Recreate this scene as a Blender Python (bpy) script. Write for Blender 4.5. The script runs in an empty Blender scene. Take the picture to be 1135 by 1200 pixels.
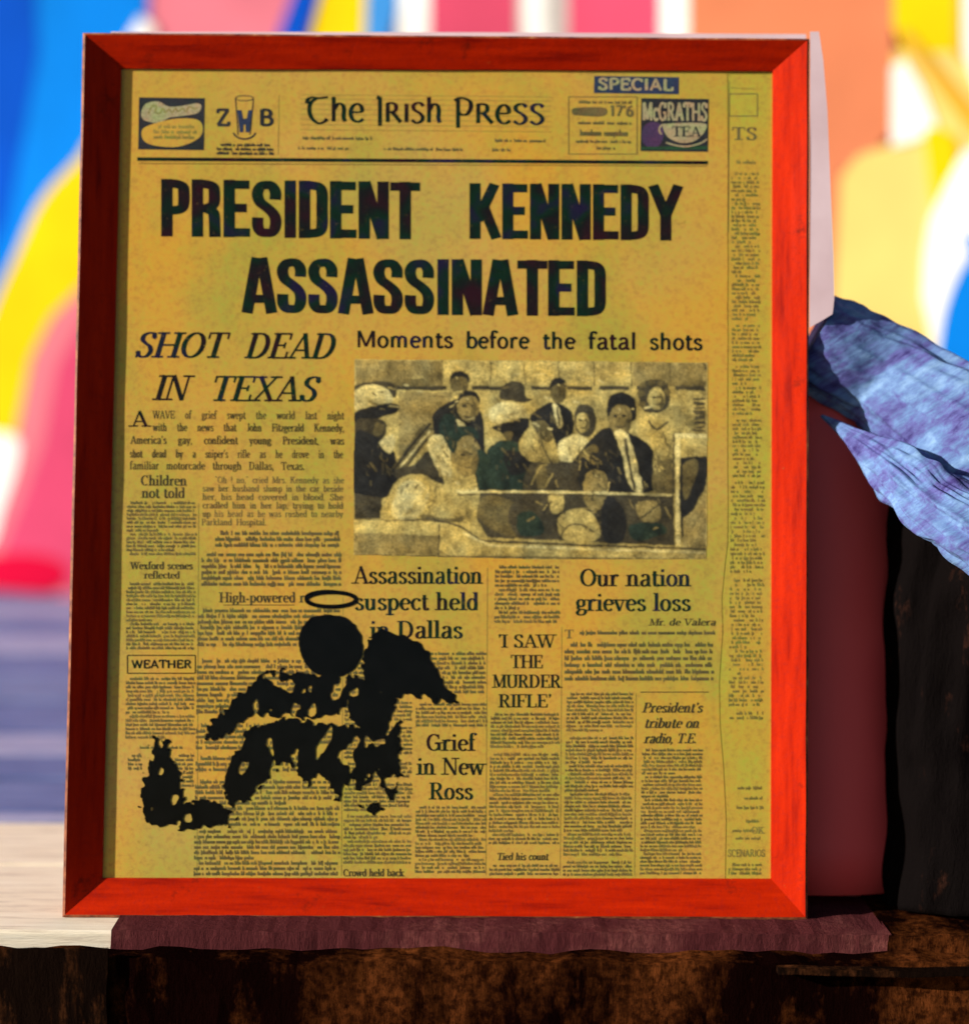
import bpy, bmesh, math, random
import numpy as np
from mathutils import Vector, Matrix, noise
random.seed(7)
sc = bpy.context.scene
COL = sc.collection

# ---------------------------------------------------------------- camera
M = np.array([[0.9999276, -0.00897929, -0.00801018],
              [-0.0072235, 0.0844586, -0.99640081],
              [0.0096235, 0.99638653, 0.08438762]])
LOC = np.array([0.02134474, -1.35039673, 0.4150509])
FPX = 2200.0
cam = bpy.data.cameras.new('camera')
cam.sensor_fit = 'VERTICAL'
cam.sensor_height = 27.3
cam.sensor_width = 27.3 * 1135 / 1200
cam.lens = 27.3 * FPX / 1200.0
cam.clip_start = 0.05
cam.clip_end = 200
cam.dof.use_dof = True
cam.dof.focus_distance = 1.348
cam.dof.aperture_fstop = 1.5
co = bpy.data.objects.new('camera', cam)
COL.objects.link(co)
mw = Matrix.Identity(4)
for i in range(3):
    for j in range(3):
        mw[i][j] = M[i][j]
    mw[i][3] = LOC[i]
co.matrix_world = mw
sc.camera = co

# ---------------------------------------------------------------- light
SUN = Vector((-0.85, -0.285, 0.29)).normalized()
elev = math.asin(SUN.z)
az = math.atan2(SUN.x, SUN.y)
w = bpy.data.worlds.new('World')
sc.world = w
w.use_nodes = True
nt = w.node_tree
nt.nodes.clear()
sky = nt.nodes.new('ShaderNodeTexSky')
sky.sky_type = 'NISHITA'
sky.sun_disc = False
sky.sun_elevation = elev
sky.sun_rotation = az
bg = nt.nodes.new('ShaderNodeBackground')
bg.inputs['Strength'].default_value = 0.05
wo = nt.nodes.new('ShaderNodeOutputWorld')
nt.links.new(sky.outputs[0], bg.inputs[0])
nt.links.new(bg.outputs[0], wo.inputs[0])
sd = bpy.data.lights.new('sun', 'SUN')
sd.energy = 5.0
sd.angle = math.radians(0.5)
sd.color = (1.0, 0.93, 0.82)
so = bpy.data.objects.new('sun', sd)
COL.objects.link(so)
so.rotation_euler = SUN.to_track_quat('Z', 'Y').to_euler()
sc.view_settings.view_transform = 'Standard'
sc.view_settings.look = 'None'
sc.view_settings.exposure = 0.72
sc.view_settings.gamma = 1.0

# ---------------------------------------------------------------- survey of the photograph: plane hits
LEAN = math.radians(8.0)
FR = np.array([[1, 0, 0],
               [0, math.sin(LEAN), -math.cos(LEAN)],
               [0, math.cos(LEAN), math.sin(LEAN)]])   # columns: across, up, out of the picture

def rays(px, py):
    px = np.atleast_1d(np.asarray(px, float)); py = np.atleast_1d(np.asarray(py, float))
    d = np.stack([(px - 567.5) / FPX, (600 - py) / FPX, -np.ones_like(px)], 1)
    return d @ M.T

def on_plane(px, py, p0, n):
    r = rays(px, py)
    p0 = np.asarray(p0, float); n = np.asarray(n, float)
    t = ((p0 - LOC) @ n) / (r @ n)
    return LOC + r * t[:, None]

def fr(px, py, depth=0.0):
    """points of the leaning picture, in the picture's own coordinates"""
    n = FR[:, 2]
    depth = np.asarray(depth, float)
    r = rays(px, py)
    t = ((-n[None, :] * np.atleast_1d(depth)[:, None] - LOC) @ n) / (r @ n)
    W = LOC + r * t[:, None]
    return W @ FR        # local: (x, up, out)

def wp(px, py, y):
    """world point on the upright plane at distance y"""
    return Vector(on_plane([px], [py], (0, y, 0), (0, 1, 0))[0])

def gp(px, py, z=0.0):
    return Vector(on_plane([px], [py], (0, 0, z), (0, 0, 1))[0])

# ---------------------------------------------------------------- object helpers
def link(o, parent=None):
    COL.objects.link(o)
    if parent is not None:
        o.parent = parent
    return o

def tag(o, label=None, cat=None, group=None, kind=None):
    if label: o['label'] = label
    if cat: o['category'] = cat
    if group: o['group'] = group
    if kind: o['kind'] = kind
    return o

def mesh(name, verts, faces, mats, parent=None, midx=None, smooth=False):
    me = bpy.data.meshes.new(name)
    me.from_pydata([tuple(v) for v in verts], [], faces)
    if not isinstance(mats, (list, tuple)):
        mats = [mats]
    for m in mats:
        me.materials.append(m)
    if midx is not None:
        me.polygons.foreach_set('material_index', midx)
    if smooth:
        me.polygons.foreach_set('use_smooth', [True] * len(me.polygons))
    me.update()
    return link(bpy.data.objects.new(name, me), parent)

def bm_obj(name, bm, mat, parent=None, smooth=False, bevel=0, seg=2):
    if bevel:
        bmesh.ops.bevel(bm, geom=list(bm.edges), offset=bevel, segments=seg, affect='EDGES', profile=0.5)
    bmesh.ops.recalc_face_normals(bm, faces=bm.faces)
    me = bpy.data.meshes.new(name)
    bm.to_mesh(me); bm.free()
    me.materials.append(mat)
    if smooth:
        me.polygons.foreach_set('use_smooth', [True] * len(me.polygons))
    return link(bpy.data.objects.new(name, me), parent)

def hexa(front, back):
    """closed solid between two corresponding polygons"""
    n = len(front)
    v = [tuple(p) for p in front] + [tuple(p) for p in back]
    f = [tuple(range(n)), tuple(range(2 * n - 1, n - 1, -1))]
    for i in range(n):
        j = (i + 1) % n
        f.append((i, i + n, j + n, j))
    return v, f

# ---------------------------------------------------------------- materials
def srgb(r, g, b):
    def f(c):
        c /= 255.0
        return c / 12.92 if c <= 0.04045 else ((c + 0.055) / 1.055) ** 2.4
    return (f(r), f(g), f(b), 1)

class NT:
    def __init__(s, name, rough=0.6, spec=0.4):
        s.m = bpy.data.materials.new(name); s.m.use_nodes = True
        s.t = s.m.node_tree
        s.b = s.t.nodes['Principled BSDF']
        s.b.inputs['Roughness'].default_value = rough
        s.b.inputs['Specular IOR Level'].default_value = spec
        s.co = s.t.nodes.new('ShaderNodeTexCoord').outputs['Object']
    def mapping(s, sc_):
        n = s.t.nodes.new('ShaderNodeMapping'); n.inputs['Scale'].default_value = sc_
        s.t.links.new(s.co, n.inputs[0]); return n.outputs[0]
    def noise(s, scale, detail=3, rough=0.55, vec=None, out='Fac'):
        n = s.t.nodes.new('ShaderNodeTexNoise')
        n.inputs['Scale'].default_value = scale; n.inputs['Detail'].default_value = detail
        n.inputs['Roughness'].default_value = rough
        s.t.links.new(vec or s.co, n.inputs['Vector'])
        return n.outputs[out]
    def ramp(s, fac, stops):
        n = s.t.nodes.new('ShaderNodeValToRGB')
        e = n.color_ramp.elements
        while len(e) < len(stops): e.new(0.5)
        for k, (p, c) in enumerate(stops):
            e[k].position = p; e[k].color = c if len(c) == 4 else (*c, 1)
        s.t.links.new(fac, n.inputs[0]); return n.outputs[0]
    def mix(s, fac, a, b, mode='MIX'):
        n = s.t.nodes.new('ShaderNodeMix'); n.data_type = 'RGBA'; n.blend_type = mode
        for v, i in ((fac, 0), (a, 6), (b, 7)):
            if isinstance(v, (int, float)): n.inputs[i].default_value = v
            elif isinstance(v, tuple): n.inputs[i].default_value = v if len(v) == 4 else (*v, 1)
            else: s.t.links.new(v, n.inputs[i])
        return n.outputs[2]
    def base(s, c):
        if isinstance(c, tuple): s.b.inputs['Base Color'].default_value = c if len(c) == 4 else (*c, 1)
        else: s.t.links.new(c, s.b.inputs['Base Color'])
    def bump(s, h, strength=0.3, dist=0.001):
        n = s.t.nodes.new('ShaderNodeBump')
        n.inputs['Strength'].default_value = strength; n.inputs['Distance'].default_value = dist
        s.t.links.new(h, n.inputs['Height']); s.t.links.new(n.outputs[0], s.b.inputs['Normal'])

BW = lambda a: (a, a, a, 1)

def mat_paper(name, c_main, c_orange, c_olive, c_pale):
    n = NT(name, 0.8, 0.05)
    c = n.mix(n.ramp(n.noise(5.0, 4), [(0.36, BW(0)), (0.62, BW(1))]), c_main, c_orange)
    c = n.mix(n.ramp(n.noise(9.0, 5, 0.6, n.mapping((1.3, .8, 1))), [(0.45, BW(0)), (0.63, BW(.85))]), c, c_olive)
    c = n.mix(n.ramp(n.noise(3.1, 3, 0.6, n.mapping((1, 1.1, 3))), [(0.52, BW(0)), (0.75, BW(.7))]), c, c_pale)
    sp = n.noise(330, 2, 0.7, out='Color')
    c = n.mix(0.32, c, n.ramp(n.noise(260, 3, 0.7), [(0.3, (.30, .12, .02)), (0.5, (.62, .45, .10)), (0.72, (.40, .62, .10))]), 'OVERLAY')
    c = n.mix(0.10, c, sp, 'SOFT_LIGHT')
    c = n.mix(n.ramp(n.noise(70, 4, 0.75), [(0.66, BW(0)), (0.74, BW(.45))]), c, (.20, .09, .02))
    n.base(c)
    n.bump(n.noise(120, 4), 0.25, 0.0006)
    return n.m

def mat_ink(name, dark, wear=0.5, thr=0.66):
    n = NT(name, 0.8, 0.0)
    tint = n.ramp(n.noise(38, 2, 0.5), [(0.30, (.035, .006, .012)), (0.45, (.010, .012, .010)),
                                       (0.56, (.004, .030, .012)), (0.68, (.018, .012, .050))])
    c = n.mix(dark, tint, (.006, .007, .008))
    c = n.mix(n.ramp(n.noise(420, 3, 0.7), [(thr, BW(0)), (thr + .1, BW(wear))]), c, (.33, .22, .05))
    n.base(c)
    return n.m

def mat_tone(name, col, var=0.25):
    n = NT(name, 0.75, 0.1)
    c = n.mix(n.ramp(n.noise(60, 4, 0.6), [(0.35, BW(0)), (0.65, BW(1))]), col,
              tuple(v * (1 - var) for v in col[:3]))
    c = n.mix(n.ramp(n.noise(700, 2, 0.6), [(0.46, BW(0)), (0.6, BW(.5))]), c, tuple(v * 0.3 for v in col[:3]))
    c = n.mix(.35, c, n.ramp(n.noise(95, 2, .5), [(.3, (.75, .35, .35)), (.5, (.5, .5, .5)), (.7, (.35, .72, .35))]), 'OVERLAY')
    n.base(c)
    return n.m

m_paper = mat_paper('newsprint_yellowed', (.53, .365, .090), (.62, .36, .055), (.39, .365, .070), (.52, .39, .17))
m_paper2 = mat_paper('newsprint_inner', (.50, .38, .075), (.54, .36, .06), (.40, .43, .07), (.56, .46, .13))
m_ink = mat_ink('headline_ink', 0.35, .35, .64)
m_ink2 = mat_ink('text_ink', 0.2, .4, .62)
m_ink3 = mat_tone('faded_text_ink', (.19, .16, .06), .35)
m_ink25 = mat_tone('worn_text_ink', (.075, .062, .026), .4)
m_ink4 = mat_tone('ghost_text_ink', (.29, .25, .06), .3)
m_blue = mat_tone('blue_print', (.035, .055, .12), .3)
m_navy = mat_tone('slate_print', (.032, .036, .042), .35)
m_palep = mat_tone('pale_print', (.46, .40, .22), .15)
m_green = mat_tone('green_print', (.03, .09, .04), .3)
m_purple = mat_tone('purple_print', (.09, .05, .13), .3)
def halftone(name, a, b):
    n = NT(name, .75, .05)
    c = n.mix(n.ramp(n.noise(85, 5, .7), [(.36, BW(0)), (.64, BW(1))]), a, b)
    c = n.mix(n.ramp(n.noise(480, 2, .6), [(.5, BW(0)), (.66, BW(.45))]), c, tuple(v * .35 for v in a))
    c = n.mix(.3, c, n.ramp(n.noise(70, 2, .5), [(.3, (.7, .38, .35)), (.5, (.5, .5, .5)), (.7, (.35, .7, .35))]), 'OVERLAY')
    n.base(c); return n.m
TONES = [halftone('halftone_black', (.012, .012, .010), (.040, .034, .018)), halftone('halftone_dark', (.030, .026, .014), (.11, .085, .03)),
         halftone('halftone_mid', (.09, .07, .025), (.26, .18, .06)), halftone('halftone_grey', (.22, .16, .05), (.40, .29, .09)),
         halftone('halftone_light', (.36, .26, .08), (.56, .42, .15)), halftone('halftone_white', (.50, .39, .15), (.66, .54, .24)),
         halftone('halftone_green', (.014, .03, .014), (.05, .10, .05))]
n = NT('stencil_black', 0.9, 0.0); n.base(n.ramp(n.noise(90, 3), [(0.3, (.001, .001, .001)), (0.8, (.004, .004, .004))])); m_sten = n.m

def mat_rail(name, sc_):
    n = NT(name, 0.45, 0.035)
    g = n.noise(1.0, 7, 0.62, n.mapping(sc_))
    c = n.ramp(g, [(0.30, (.22, .006, .002)), (0.45, (.37, .012, .001)), (0.70, (.48, .018, .001))])
    c = n.mix(n.ramp(n.noise(240, 3, 0.7), [(0.52, BW(0)), (0.72, BW(.45))]), c, (.26, .012, .008))
    c = n.mix(n.ramp(n.noise(24, 6, 0.75), [(0.60, BW(0)), (0.70, BW(.7))]), c, (.10, .008, .004))
    c = n.mix(n.ramp(n.noise(75, 6, 0.8), [(0.67, BW(0)), (0.73, BW(.6))]), c, (.30, .12, .03))
    n.base(c); n.bump(n.noise(150, 5, .7), 0.35, 0.0008)
    n.b.inputs['Coat Weight'].default_value = 0.0
    return n.m
m_rail_v = mat_rail('red_wood_upright', (150, 14, 60)); m_rail_h = mat_rail('red_wood_level', (14, 150, 60))
n = NT('worn_rail_edge', 0.6, .3); n.base(n.ramp(n.noise(55, 5, .7), [(.4, (.10, .02, .01)), (.6, (.32, .09, .03)), (.7, (.50, .33, .12))])); m_edge = n.m
n = NT('backing_fibreboard', 0.8, .2); n.base(n.ramp(n.noise(90, 4), [(.3, (.12, .07, .04)), (.7, (.2, .13, .07))])); m_back = n.m
n = NT('pale_halo', 0.8, .2); n.base(n.ramp(n.noise(14, 4), [(.3, (.58, .42, .46)), (.7, (.70, .54, .59))])); m_halo = n.m  # pale halo around the frame, put into this colour

def mat_glass():
    m = bpy.data.materials.new('picture_glass'); m.use_nodes = True
    t = m.node_tree; t.nodes.clear()
    o = t.nodes.new('ShaderNodeOutputMaterial'); tr = t.nodes.new('ShaderNodeBsdfTransparent')
    gl = t.nodes.new('ShaderNodeBsdfGlossy'); gl.inputs['Roughness'].default_value = .12
    lw = t.nodes.new('ShaderNodeLayerWeight'); lw.inputs[0].default_value = .5
    pw = t.nodes.new('ShaderNodeMath'); pw.operation = 'POWER'; pw.inputs[1].default_value = 5
    t.links.new(lw.outputs['Facing'], pw.inputs[0])
    fz = t.nodes.new('ShaderNodeMath'); fz.operation = 'MULTIPLY_ADD'; fz.inputs[1].default_value = .6; fz.inputs[2].default_value = .008
    t.links.new(pw.outputs[0], fz.inputs[0])
    mx = t.nodes.new('ShaderNodeMixShader')
    t.links.new(fz.outputs[0], mx.inputs[0]); t.links.new(tr.outputs[0], mx.inputs[1])
    t.links.new(gl.outputs[0], mx.inputs[2]); t.links.new(mx.outputs[0], o.inputs[0])
    return m
m_glass = mat_glass()

# ================================================================ THE SETTING
def mat_plank(name, a, b, cdark, streak=(1.2, 16, 16)):
    n = NT(name, 0.75, .3)
    c = n.ramp(n.noise(9, 6, .7, n.mapping(streak)), [(.3, cdark), (.48, a), (.7, b)])
    n.base(c); n.bump(n.noise(30, 6, .7, n.mapping(streak)), .5, .002)
    return n.m
m_pl = [mat_plank('weathered_blue_grey_board', (.10, .135, .33), (.22, .26, .48), (.05, .07, .20)),
        mat_plank('pale_lilac_board', (.28, .29, .48), (.42, .40, .56), (.14, .16, .34)),
        mat_plank('cream_board', (.80, .70, .54), (.86, .78, .64), (.48, .38, .30)),
        mat_plank('slate_board', (.13, .17, .36), (.22, .27, .48), (.04, .05, .14))]
deck = bpy.data.objects.new('ledge_top', None); link(deck); tag(deck, kind='structure')
# boards laid across: photo rows of their near and far edges on the left
rows = [(1092, 1012, 2), (1009, 962, 2), (959, 951, 1), (948, 912, 0), (909, 884, 0), (882, 858, 1), (855, 822, 0),
        (820, 790, 3), (788, 764, 0), (762, 742, 1), (740, 722, 0), (720, 706, 1), (704, 692, 0), (690, 660, 0)]
for near, far, mi in rows:
    y0 = gp(20, near).y; y1 = gp(20, far).y
    if near == 1092: y0 = -0.030
    dz = random.uniform(-.002, 0)
    bm = bmesh.new()
    bmesh.ops.create_cube(bm, size=1)
    for v in bm.verts:
        v.co = Vector((v.co.x * 4.2, (y0 + y1) / 2 + v.co.y * (y1 - y0), dz - .014 + v.co.z * .028))
    bm_obj('plank', bm, m_pl[mi], deck, bevel=.0022)
bm = bmesh.new(); bmesh.ops.create_cube(bm, size=1)
for v in bm.verts:
    v.co = Vector((v.co.x * 4.2, 1.15 + v.co.y * 2.3, -.09 + v.co.z * .11))
n = NT('dark_joist', .9, .1); n.base(n.ramp(n.noise(12), [(.3, (.01, .01, .02)), (.7, (.03, .025, .03))])); 
bm_obj('joist', bm, n.m, deck)

# front of the ledge: dark timber beam, added halo and shade boards, blocks
def mat_rust(name, base, rust, thr=.5, streak=(9, 9, 3)):
    n = NT(name, .95, .0)
    f = n.ramp(n.noise(1.6, 7, .72, n.mapping(streak)), [(thr, BW(0)), (thr + .16, BW(1))])
    f2 = n.ramp(n.noise(160, 4, .7), [(.38, BW(.2)), (.6, BW(1))])
    fm = n.mix(1.0, f, f2, 'MULTIPLY')
    c = n.mix(fm, base, rust)
    n.base(c); n.bump(n.noise(45, 7, .75, n.mapping((3, 3, 1))), .8, .004)
    return n.m
m_beam = mat_rust('dark_timber_and_shade', (.004, .001, .0008), (.13, .036, .009), .47, (5, 5, 2.2))  # dark timber; on the low right-hand board it stands for shade
m_block = mat_rust('rusty_brown_timber', (.006, .003, .002), (.12, .040, .014), .5, (14, 14, 3))
m_mauve = mat_rust('mauve_halo_tint', (.075, .018, .020), (.16, .05, .045), .5, (6, 6, 6))  # mauve halo below the frame, put into the board colour

def slab(name, x0, x1, y0, y1, z0, z1, mat, rough=.0015, bevel=.003, nx=60, nz=8, parent=None, seed=0):
    """a box with a rough hewn front face"""
    bm = bmesh.new(); bmesh.ops.create_cube(bm, size=1)
    bmesh.ops.subdivide_edges(bm, edges=[e for e in bm.edges if abs(e.verts[0].co.x - e.verts[1].co.x) > .5], cuts=nx, use_grid_fill=True)
    bmesh.ops.subdivide_edges(bm, edges=[e for e in bm.edges if abs(e.verts[0].co.z - e.verts[1].co.z) > .5], cuts=nz, use_grid_fill=True)
    for v in bm.verts:
        p = Vector(((x0 + x1) / 2 + v.co.x * (x1 - x0), (y0 + y1) / 2 + v.co.y * (y1 - y0), (z0 + z1) / 2 + v.co.z * (z1 - z0)))
        d = noise.noise_vector(Vector((p.x * 22, p.y * 22 + seed, p.z * 30))) * rough * 2 + noise.noise_vector(Vector((p.x * 90, seed, p.z * 40))) * rough
        v.co = p + d
    return bm_obj(name, bm, mat, parent)

beam = slab('timber_beam', -1.9, 1.9, -.060, -.036, -.40, -.0115, m_beam, .0022, nx=260, nz=14, seed=3)
tag(beam, 'long charred dark timber beam with rusty brown stains under the picture frame', 'beam')
xl = gp(-600, 1095).x; xr = gp(133, 1095).x
blk = slab('timber_block', xl, xr, -.066, -.0625, -.075, -.004, m_block, .0009, nx=60, nz=10, seed=9)
tag(blk, 'short dark brown timber facing with ragged end below the pale board at the left', 'timber')
xa = gp(903, 1098).x
st = slab('edge_strip', xa, 1.2, -.072, -.0625, -.0165, -.0125, m_block, .0006, nx=80, nz=1, seed=5)
tag(st, 'thin orange brown wooden strip along the dark ledge at the right', 'strip')
xm0 = gp(134, 1085).x; xm1 = gp(1034, 1085).x
mv = slab('halo_board', xm0, xm1, -.0345, .064, -.030, -.0006, m_mauve, .0011, nx=120, nz=3, seed=12)  # added board that carries the halo under the frame
for v in mv.data.vertices:
    v.co.z += .0019
db = slab('shade_board', gp(1032, 1085).x, 1.5, -.0345, .064, -.030, .0012, m_beam, .0016, nx=80, nz=3, seed=21)  # added board, its darkness stands for shade on the right of the ledge
tag(db, 'added low dark board standing for shade on the ledge in front of the stump at the right', 'board')
tag(mv, 'added narrow board coloured as the mauve halo under the picture frame', 'board')

# ---------------------------------------------------------------- painted wall behind
WN = Vector((-0.42, -0.907, 0)).normalized()
W0 = gp(20, 694)
def wl(px, py, off=0.0):
    p = on_plane([px], [py], W0 + WN * off, WN)[0]
    return Vector(p)
WD = Vector((-WN.y, WN.x, 0))     # along the wall, to the right
def wall_rgb(name, c, var=.3):
    n = NT(name, .8, .02)
    c1 = tuple(v * (1 - var) for v in c[:3])
    n.base(n.mix(n.ramp(n.noise(2.2, 3, .6), [(.35, BW(0)), (.65, BW(1))]), c, c1))
    n.bump(n.noise(60, 4), .3, .002)
    return n.m
wall = bpy.data.objects.new('painted_wall', None); link(wall)
wall.location = (W0.x, W0.y, 0)
tag(wall, 'brightly painted wall of pink, yellow, orange and blue shapes behind the frame', 'wall')
WB = Vector((W0.x, W0.y, 0))
wmid = WB + WD * 0.9
bm = bmesh.new(); bmesh.ops.create_cube(bm, size=1)
for v in bm.verts:
    p = wmid + WD * (v.co.x * 4.4) - WN * (.051 + v.co.y * .10) + Vector((0, 0, .95 + v.co.z * 2.1))
    v.co = p - WB
bm_obj('wall_panel', bm, wall_rgb('pink_wall_paint', (.60, .16, .21)), wall)

def catmull(pts, closed=False, k=6):
    P = [np.array(p, float) for p in pts]; n = len(P); out = []
    rng = range(n) if closed else range(n - 1)
    for i in rng:
        if closed: a, b, c, d = P[i - 1], P[i], P[(i + 1) % n], P[(i + 2) % n]
        else: a, b, c, d = P[max(i - 1, 0)], P[i], P[i + 1], P[min(i + 2, n - 1)]
        for s in range(k):
            t = s / k
            out.append(0.5 * ((2 * b) + (-a + c) * t + (2 * a - 5 * b + 4 * c - d) * t * t + (-a + 3 * b - 3 * c + d) * t ** 3))
    if not closed: out.append(P[-1])
    return [tuple(p) for p in out]

WC = {
 'blue': (.002, .17, .62), 'deep': (.002, .065, .45), 'yellow': (.66, .48, .004), 'pink': (.52, .055, .13), 'crimson': (.52, .003, .035),
 'white': (.80, .80, .76), 'peach': (.56, .18, .085), 'pale': (.66, .50, .15), 'grey': (.42, .38, .36), 'rose': (.56, .065, .13),
 'orange': (.58, .32, .03), 'sky': (.04, .22, .56), 'blush': (.56, .15, .19)}
wm = {k: wall_rgb('wall_' + k, v) for k, v in WC.items()}
lay = [0]
def patch(col, pts, smooth=False):
    if smooth: pts = catmull(pts, True, 5)
    lay[0] += 1
    o1 = .0015 + .0008 * lay[0]
    zmin = .0
    fr_ = [wl(x, y, o1) for x, y in pts]; bk = [wl(x, y, -.0005) for x, y in pts]
    for p in fr_ + bk:
        p.z = max(p.z, .003)
    v, f = hexa([p - WB for p in fr_], [p - WB for p in bk])
    mesh('painted_shape', v, f, wm[col], wall)
patch('blue', [(-600, -500), (178, -500), (173, 20), (165, 60), (130, 300), (40, 600), (-600, 600)])
patch('deep', [(-600, -500), (20, -500), (45, 60), (10, 260), (-60, 420), (-600, 600)])
patch('yellow', [(150, 120), (92, 185), (48, 235), (18, 300), (-12, 370), (-60, 520), (-80, 660), (60, 640), (200, 400)], True)
patch('blush', [(200, 300), (96, 335), (60, 372), (36, 420), (20, 500), (2, 585), (-20, 640), (-40, 690), (250, 690)], False)
patch('pink', [(200, 420), (100, 370), (66, 430), (50, 520), (20, 600), (0, 650), (-10, 690), (250, 690)], False)
patch('white', [(-60, 520), (14, 510), (20, 540), (4, 590), (-14, 640), (-60, 640)], True)
patch('crimson', [(-40, 668), (-10, 652), (30, 648), (66, 655), (80, 672), (66, 690), (30, 696), (-20, 694)], True)
patch('white', [(148, 46), (165, 20), (180, 30), (180, 70), (150, 80)], False)
patch('deep', [(352, -500), (378, -500), (376, -10), (352, 60), (318, 60), (344, -10)])
patch('yellow', [(376, -500), (446, -500), (446, 60), (360, 60), (378, -10)])
patch('sky', [(446, -500), (468, -500), (466, 10), (450, 70), (426, 70)])
patch('white', [(468, -500), (503, -500), (503, 300), (452, 300), (468, 5)])
patch('rose', [(503, -500), (607, -500), (605, 300), (503, 300)])
patch('grey', [(607, -500), (668, -500), (664, 300), (605, 300)])
patch('white', [(625, -500), (645, -500), (640, 20), (660, 300), (630, 300), (612, 20)])
patch('rose', [(668, -500), (775, -500), (773, 300), (664, 300)])
patch('white', [(773, -500), (806, -500), (806, 300), (773, 300)])
patch('peach', [(806, -500), (1046, -500), (1046, 150), (1020, 185), (985, 200), (975, 420), (900, 600), (806, 600)])
patch('pale', [(985, 206), (1005, 182), (1046, 168), (1046, 60), (1700, 60), (1700, 650), (900, 650), (972, 420)])
patch('yellow', [(1046, -500), (1118, -500), (1122, 60), (1060, 62), (1046, 30)])
patch('orange', [(1118, -500), (1128, -500), (1128, 70), (1118, 70)])
patch('white', [(1128, -500), (1700, -500), (1700, 200), (1170, 170), (1128, 60)])
patch('white', [(1044, 78), (1060, 70), (1078, 100), (1100, 155), (1060, 168), (1044, 172)])
patch('orange', [(1052, 38), (1062, 34), (1170, 160), (1160, 178), (1130, 150)])
patch('yellow', [(1085, 150), (1120, 165), (1112, 230), (1094, 238), (1086, 190)], True)
patch('white', [(1170, 165), (1128, 178), (1108, 215), (1088, 260), (1082, 300), (1080, 350), (1092, 400), (1098, 460), (1700, 480), (1700, 165)])
patch('blue', [(1170, 270), (1135, 300), (1112, 345), (1100, 400), (1098, 470), (1160, 520), (1500, 560), (1600, 300)], True)

# ---------------------------------------------------------------- added round post, coloured as the mauve halo right of the frame
def tube(name, path, radii, mat, parent=None, seg=40, rough=0.0, rscale=1.0, squash=1.0, sub=8, seed=0, grain=0.0):
    P = catmull([tuple(p) for p in path], False, sub); R = [r[0] for r in catmull([(r, 0) for r in radii], False, sub)]
    bm = bmesh.new(); rings = []
    for i, p in enumerate(P):
        a = Vector(P[max(i - 1, 0)]); b = Vector(P[min(i + 1, len(P) - 1)])
        t = (b - a).normalized(); u = t.cross(Vector((0, 1, 0))).normalized(); w_ = u.cross(t).normalized()
        ring = []
        for k in range(seg):
            th = 2 * math.pi * k / seg
            d = u * math.cos(th) + w_ * math.sin(th) * squash
            rr = R[i]
            if rough:
                q = Vector((math.cos(th) * 2.2, math.sin(th) * 2.2, i * .8 / sub + seed))
                rr *= 1 + rough * noise.noise(q) + rough * .5 * noise.noise(q * 3.1)
            if grain:
                rr *= 1 + grain * noise.noise(Vector((math.cos(th) * 9 + seed, math.sin(th) * 9, i * .5 / sub)))
            ring.append(bm.verts.new(Vector(p) + d * rr))
        rings.append(ring)
    for a, b in zip(rings, rings[1:]):
        for k in range(seg):
            bm.faces.new((a[k], a[(k + 1) % seg], b[(k + 1) % seg], b[k]))
    bm.faces.new(rings[0][::-1]); bm.faces.new(rings[-1])
    return bm_obj(name, bm, mat, parent, smooth=True)

n = NT('mauve_halo_post', .55, .35)
c = n.ramp(n.noise(7, 5, .6, n.mapping((1, 1, .25))), [(.3, (.92, .085, .085)), (.7, (.96, .12, .11))])
n.base(c); n.bump(n.noise(90, 4), .15, .001); m_post = n.m
R_ = .088
pb = Vector((wp(948, 700, .12).x, .0315 + R_ , -.002)); up = Vector((0, math.sin(LEAN), math.cos(LEAN)))
pt = pb + up * .380
o = tube('halo_post', [pb, pb + up * .19, pt], [R_, R_, R_ * .99], m_post, seg=96, sub=4)
tag(o, 'added round post coloured as the mauve halo behind the right side of the frame', 'post')

# ---------------------------------------------------------------- driftwood log
def mat_wood(name, stops, sc_=(3, 14, 14)):
    n = NT(name, .8, .25)
    v = n.mapping(sc_)
    # grain runs along the log: turn coordinates by its slope
    mp = v.node; mp.inputs['Rotation'].default_value = (0, math.radians(-31), 0)
    mp.vector_type = 'TEXTURE'
    mp.inputs['Scale'].default_value = (1 / sc_[0], 1 / sc_[1], 1 / sc_[2])
    c = n.ramp(n.noise(4.0, 8, .72, v), stops)
    n.base(c); n.bump(n.noise(7, 7, .7, v), .45, .004)
    return n.m
m_log = mat_wood('weathered_blue_grey_log', [(.34, (.03, .02, .13)), (.44, (.085, .09, .29)), (.54, (.11, .20, .42)), (.70, (.22, .37, .60))])
log = bpy.data.objects.new('driftwood_log', None); link(log)
log.location = wp(1080, 480, .088)
tag(log, 'weathered blue grey driftwood log slanting down to the right from behind the frame', 'log')
YB = .088
def lp(x, y, yb=YB): return wp(x, y, yb) - log.location
pm = .00072
tube('trunk', [lp(950, 398), lp(985, 417), lp(1030, 440), lp(1085, 474, .07), lp(1150, 512, .05), lp(1250, 575, .03)],
     [50 * pm, 54 * pm, 56 * pm, 60 * pm, 68 * pm, 74 * pm], m_log, log, seg=140, rough=.09, squash=.62, sub=40, seed=2, grain=.09)
tube('split_branch', [lp(962, 487, .072), lp(1000, 513, .055), lp(1045, 547, .035), lp(1090, 585, .012), lp(1150, 625, -.01), lp(1240, 690, -.03)],
     [1.5 * pm, 10 * pm, 25 * pm, 33 * pm, 37 * pm, 40 * pm], m_log, log, seg=110, rough=.35, squash=.6, sub=40, seed=8, grain=.2)

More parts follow.
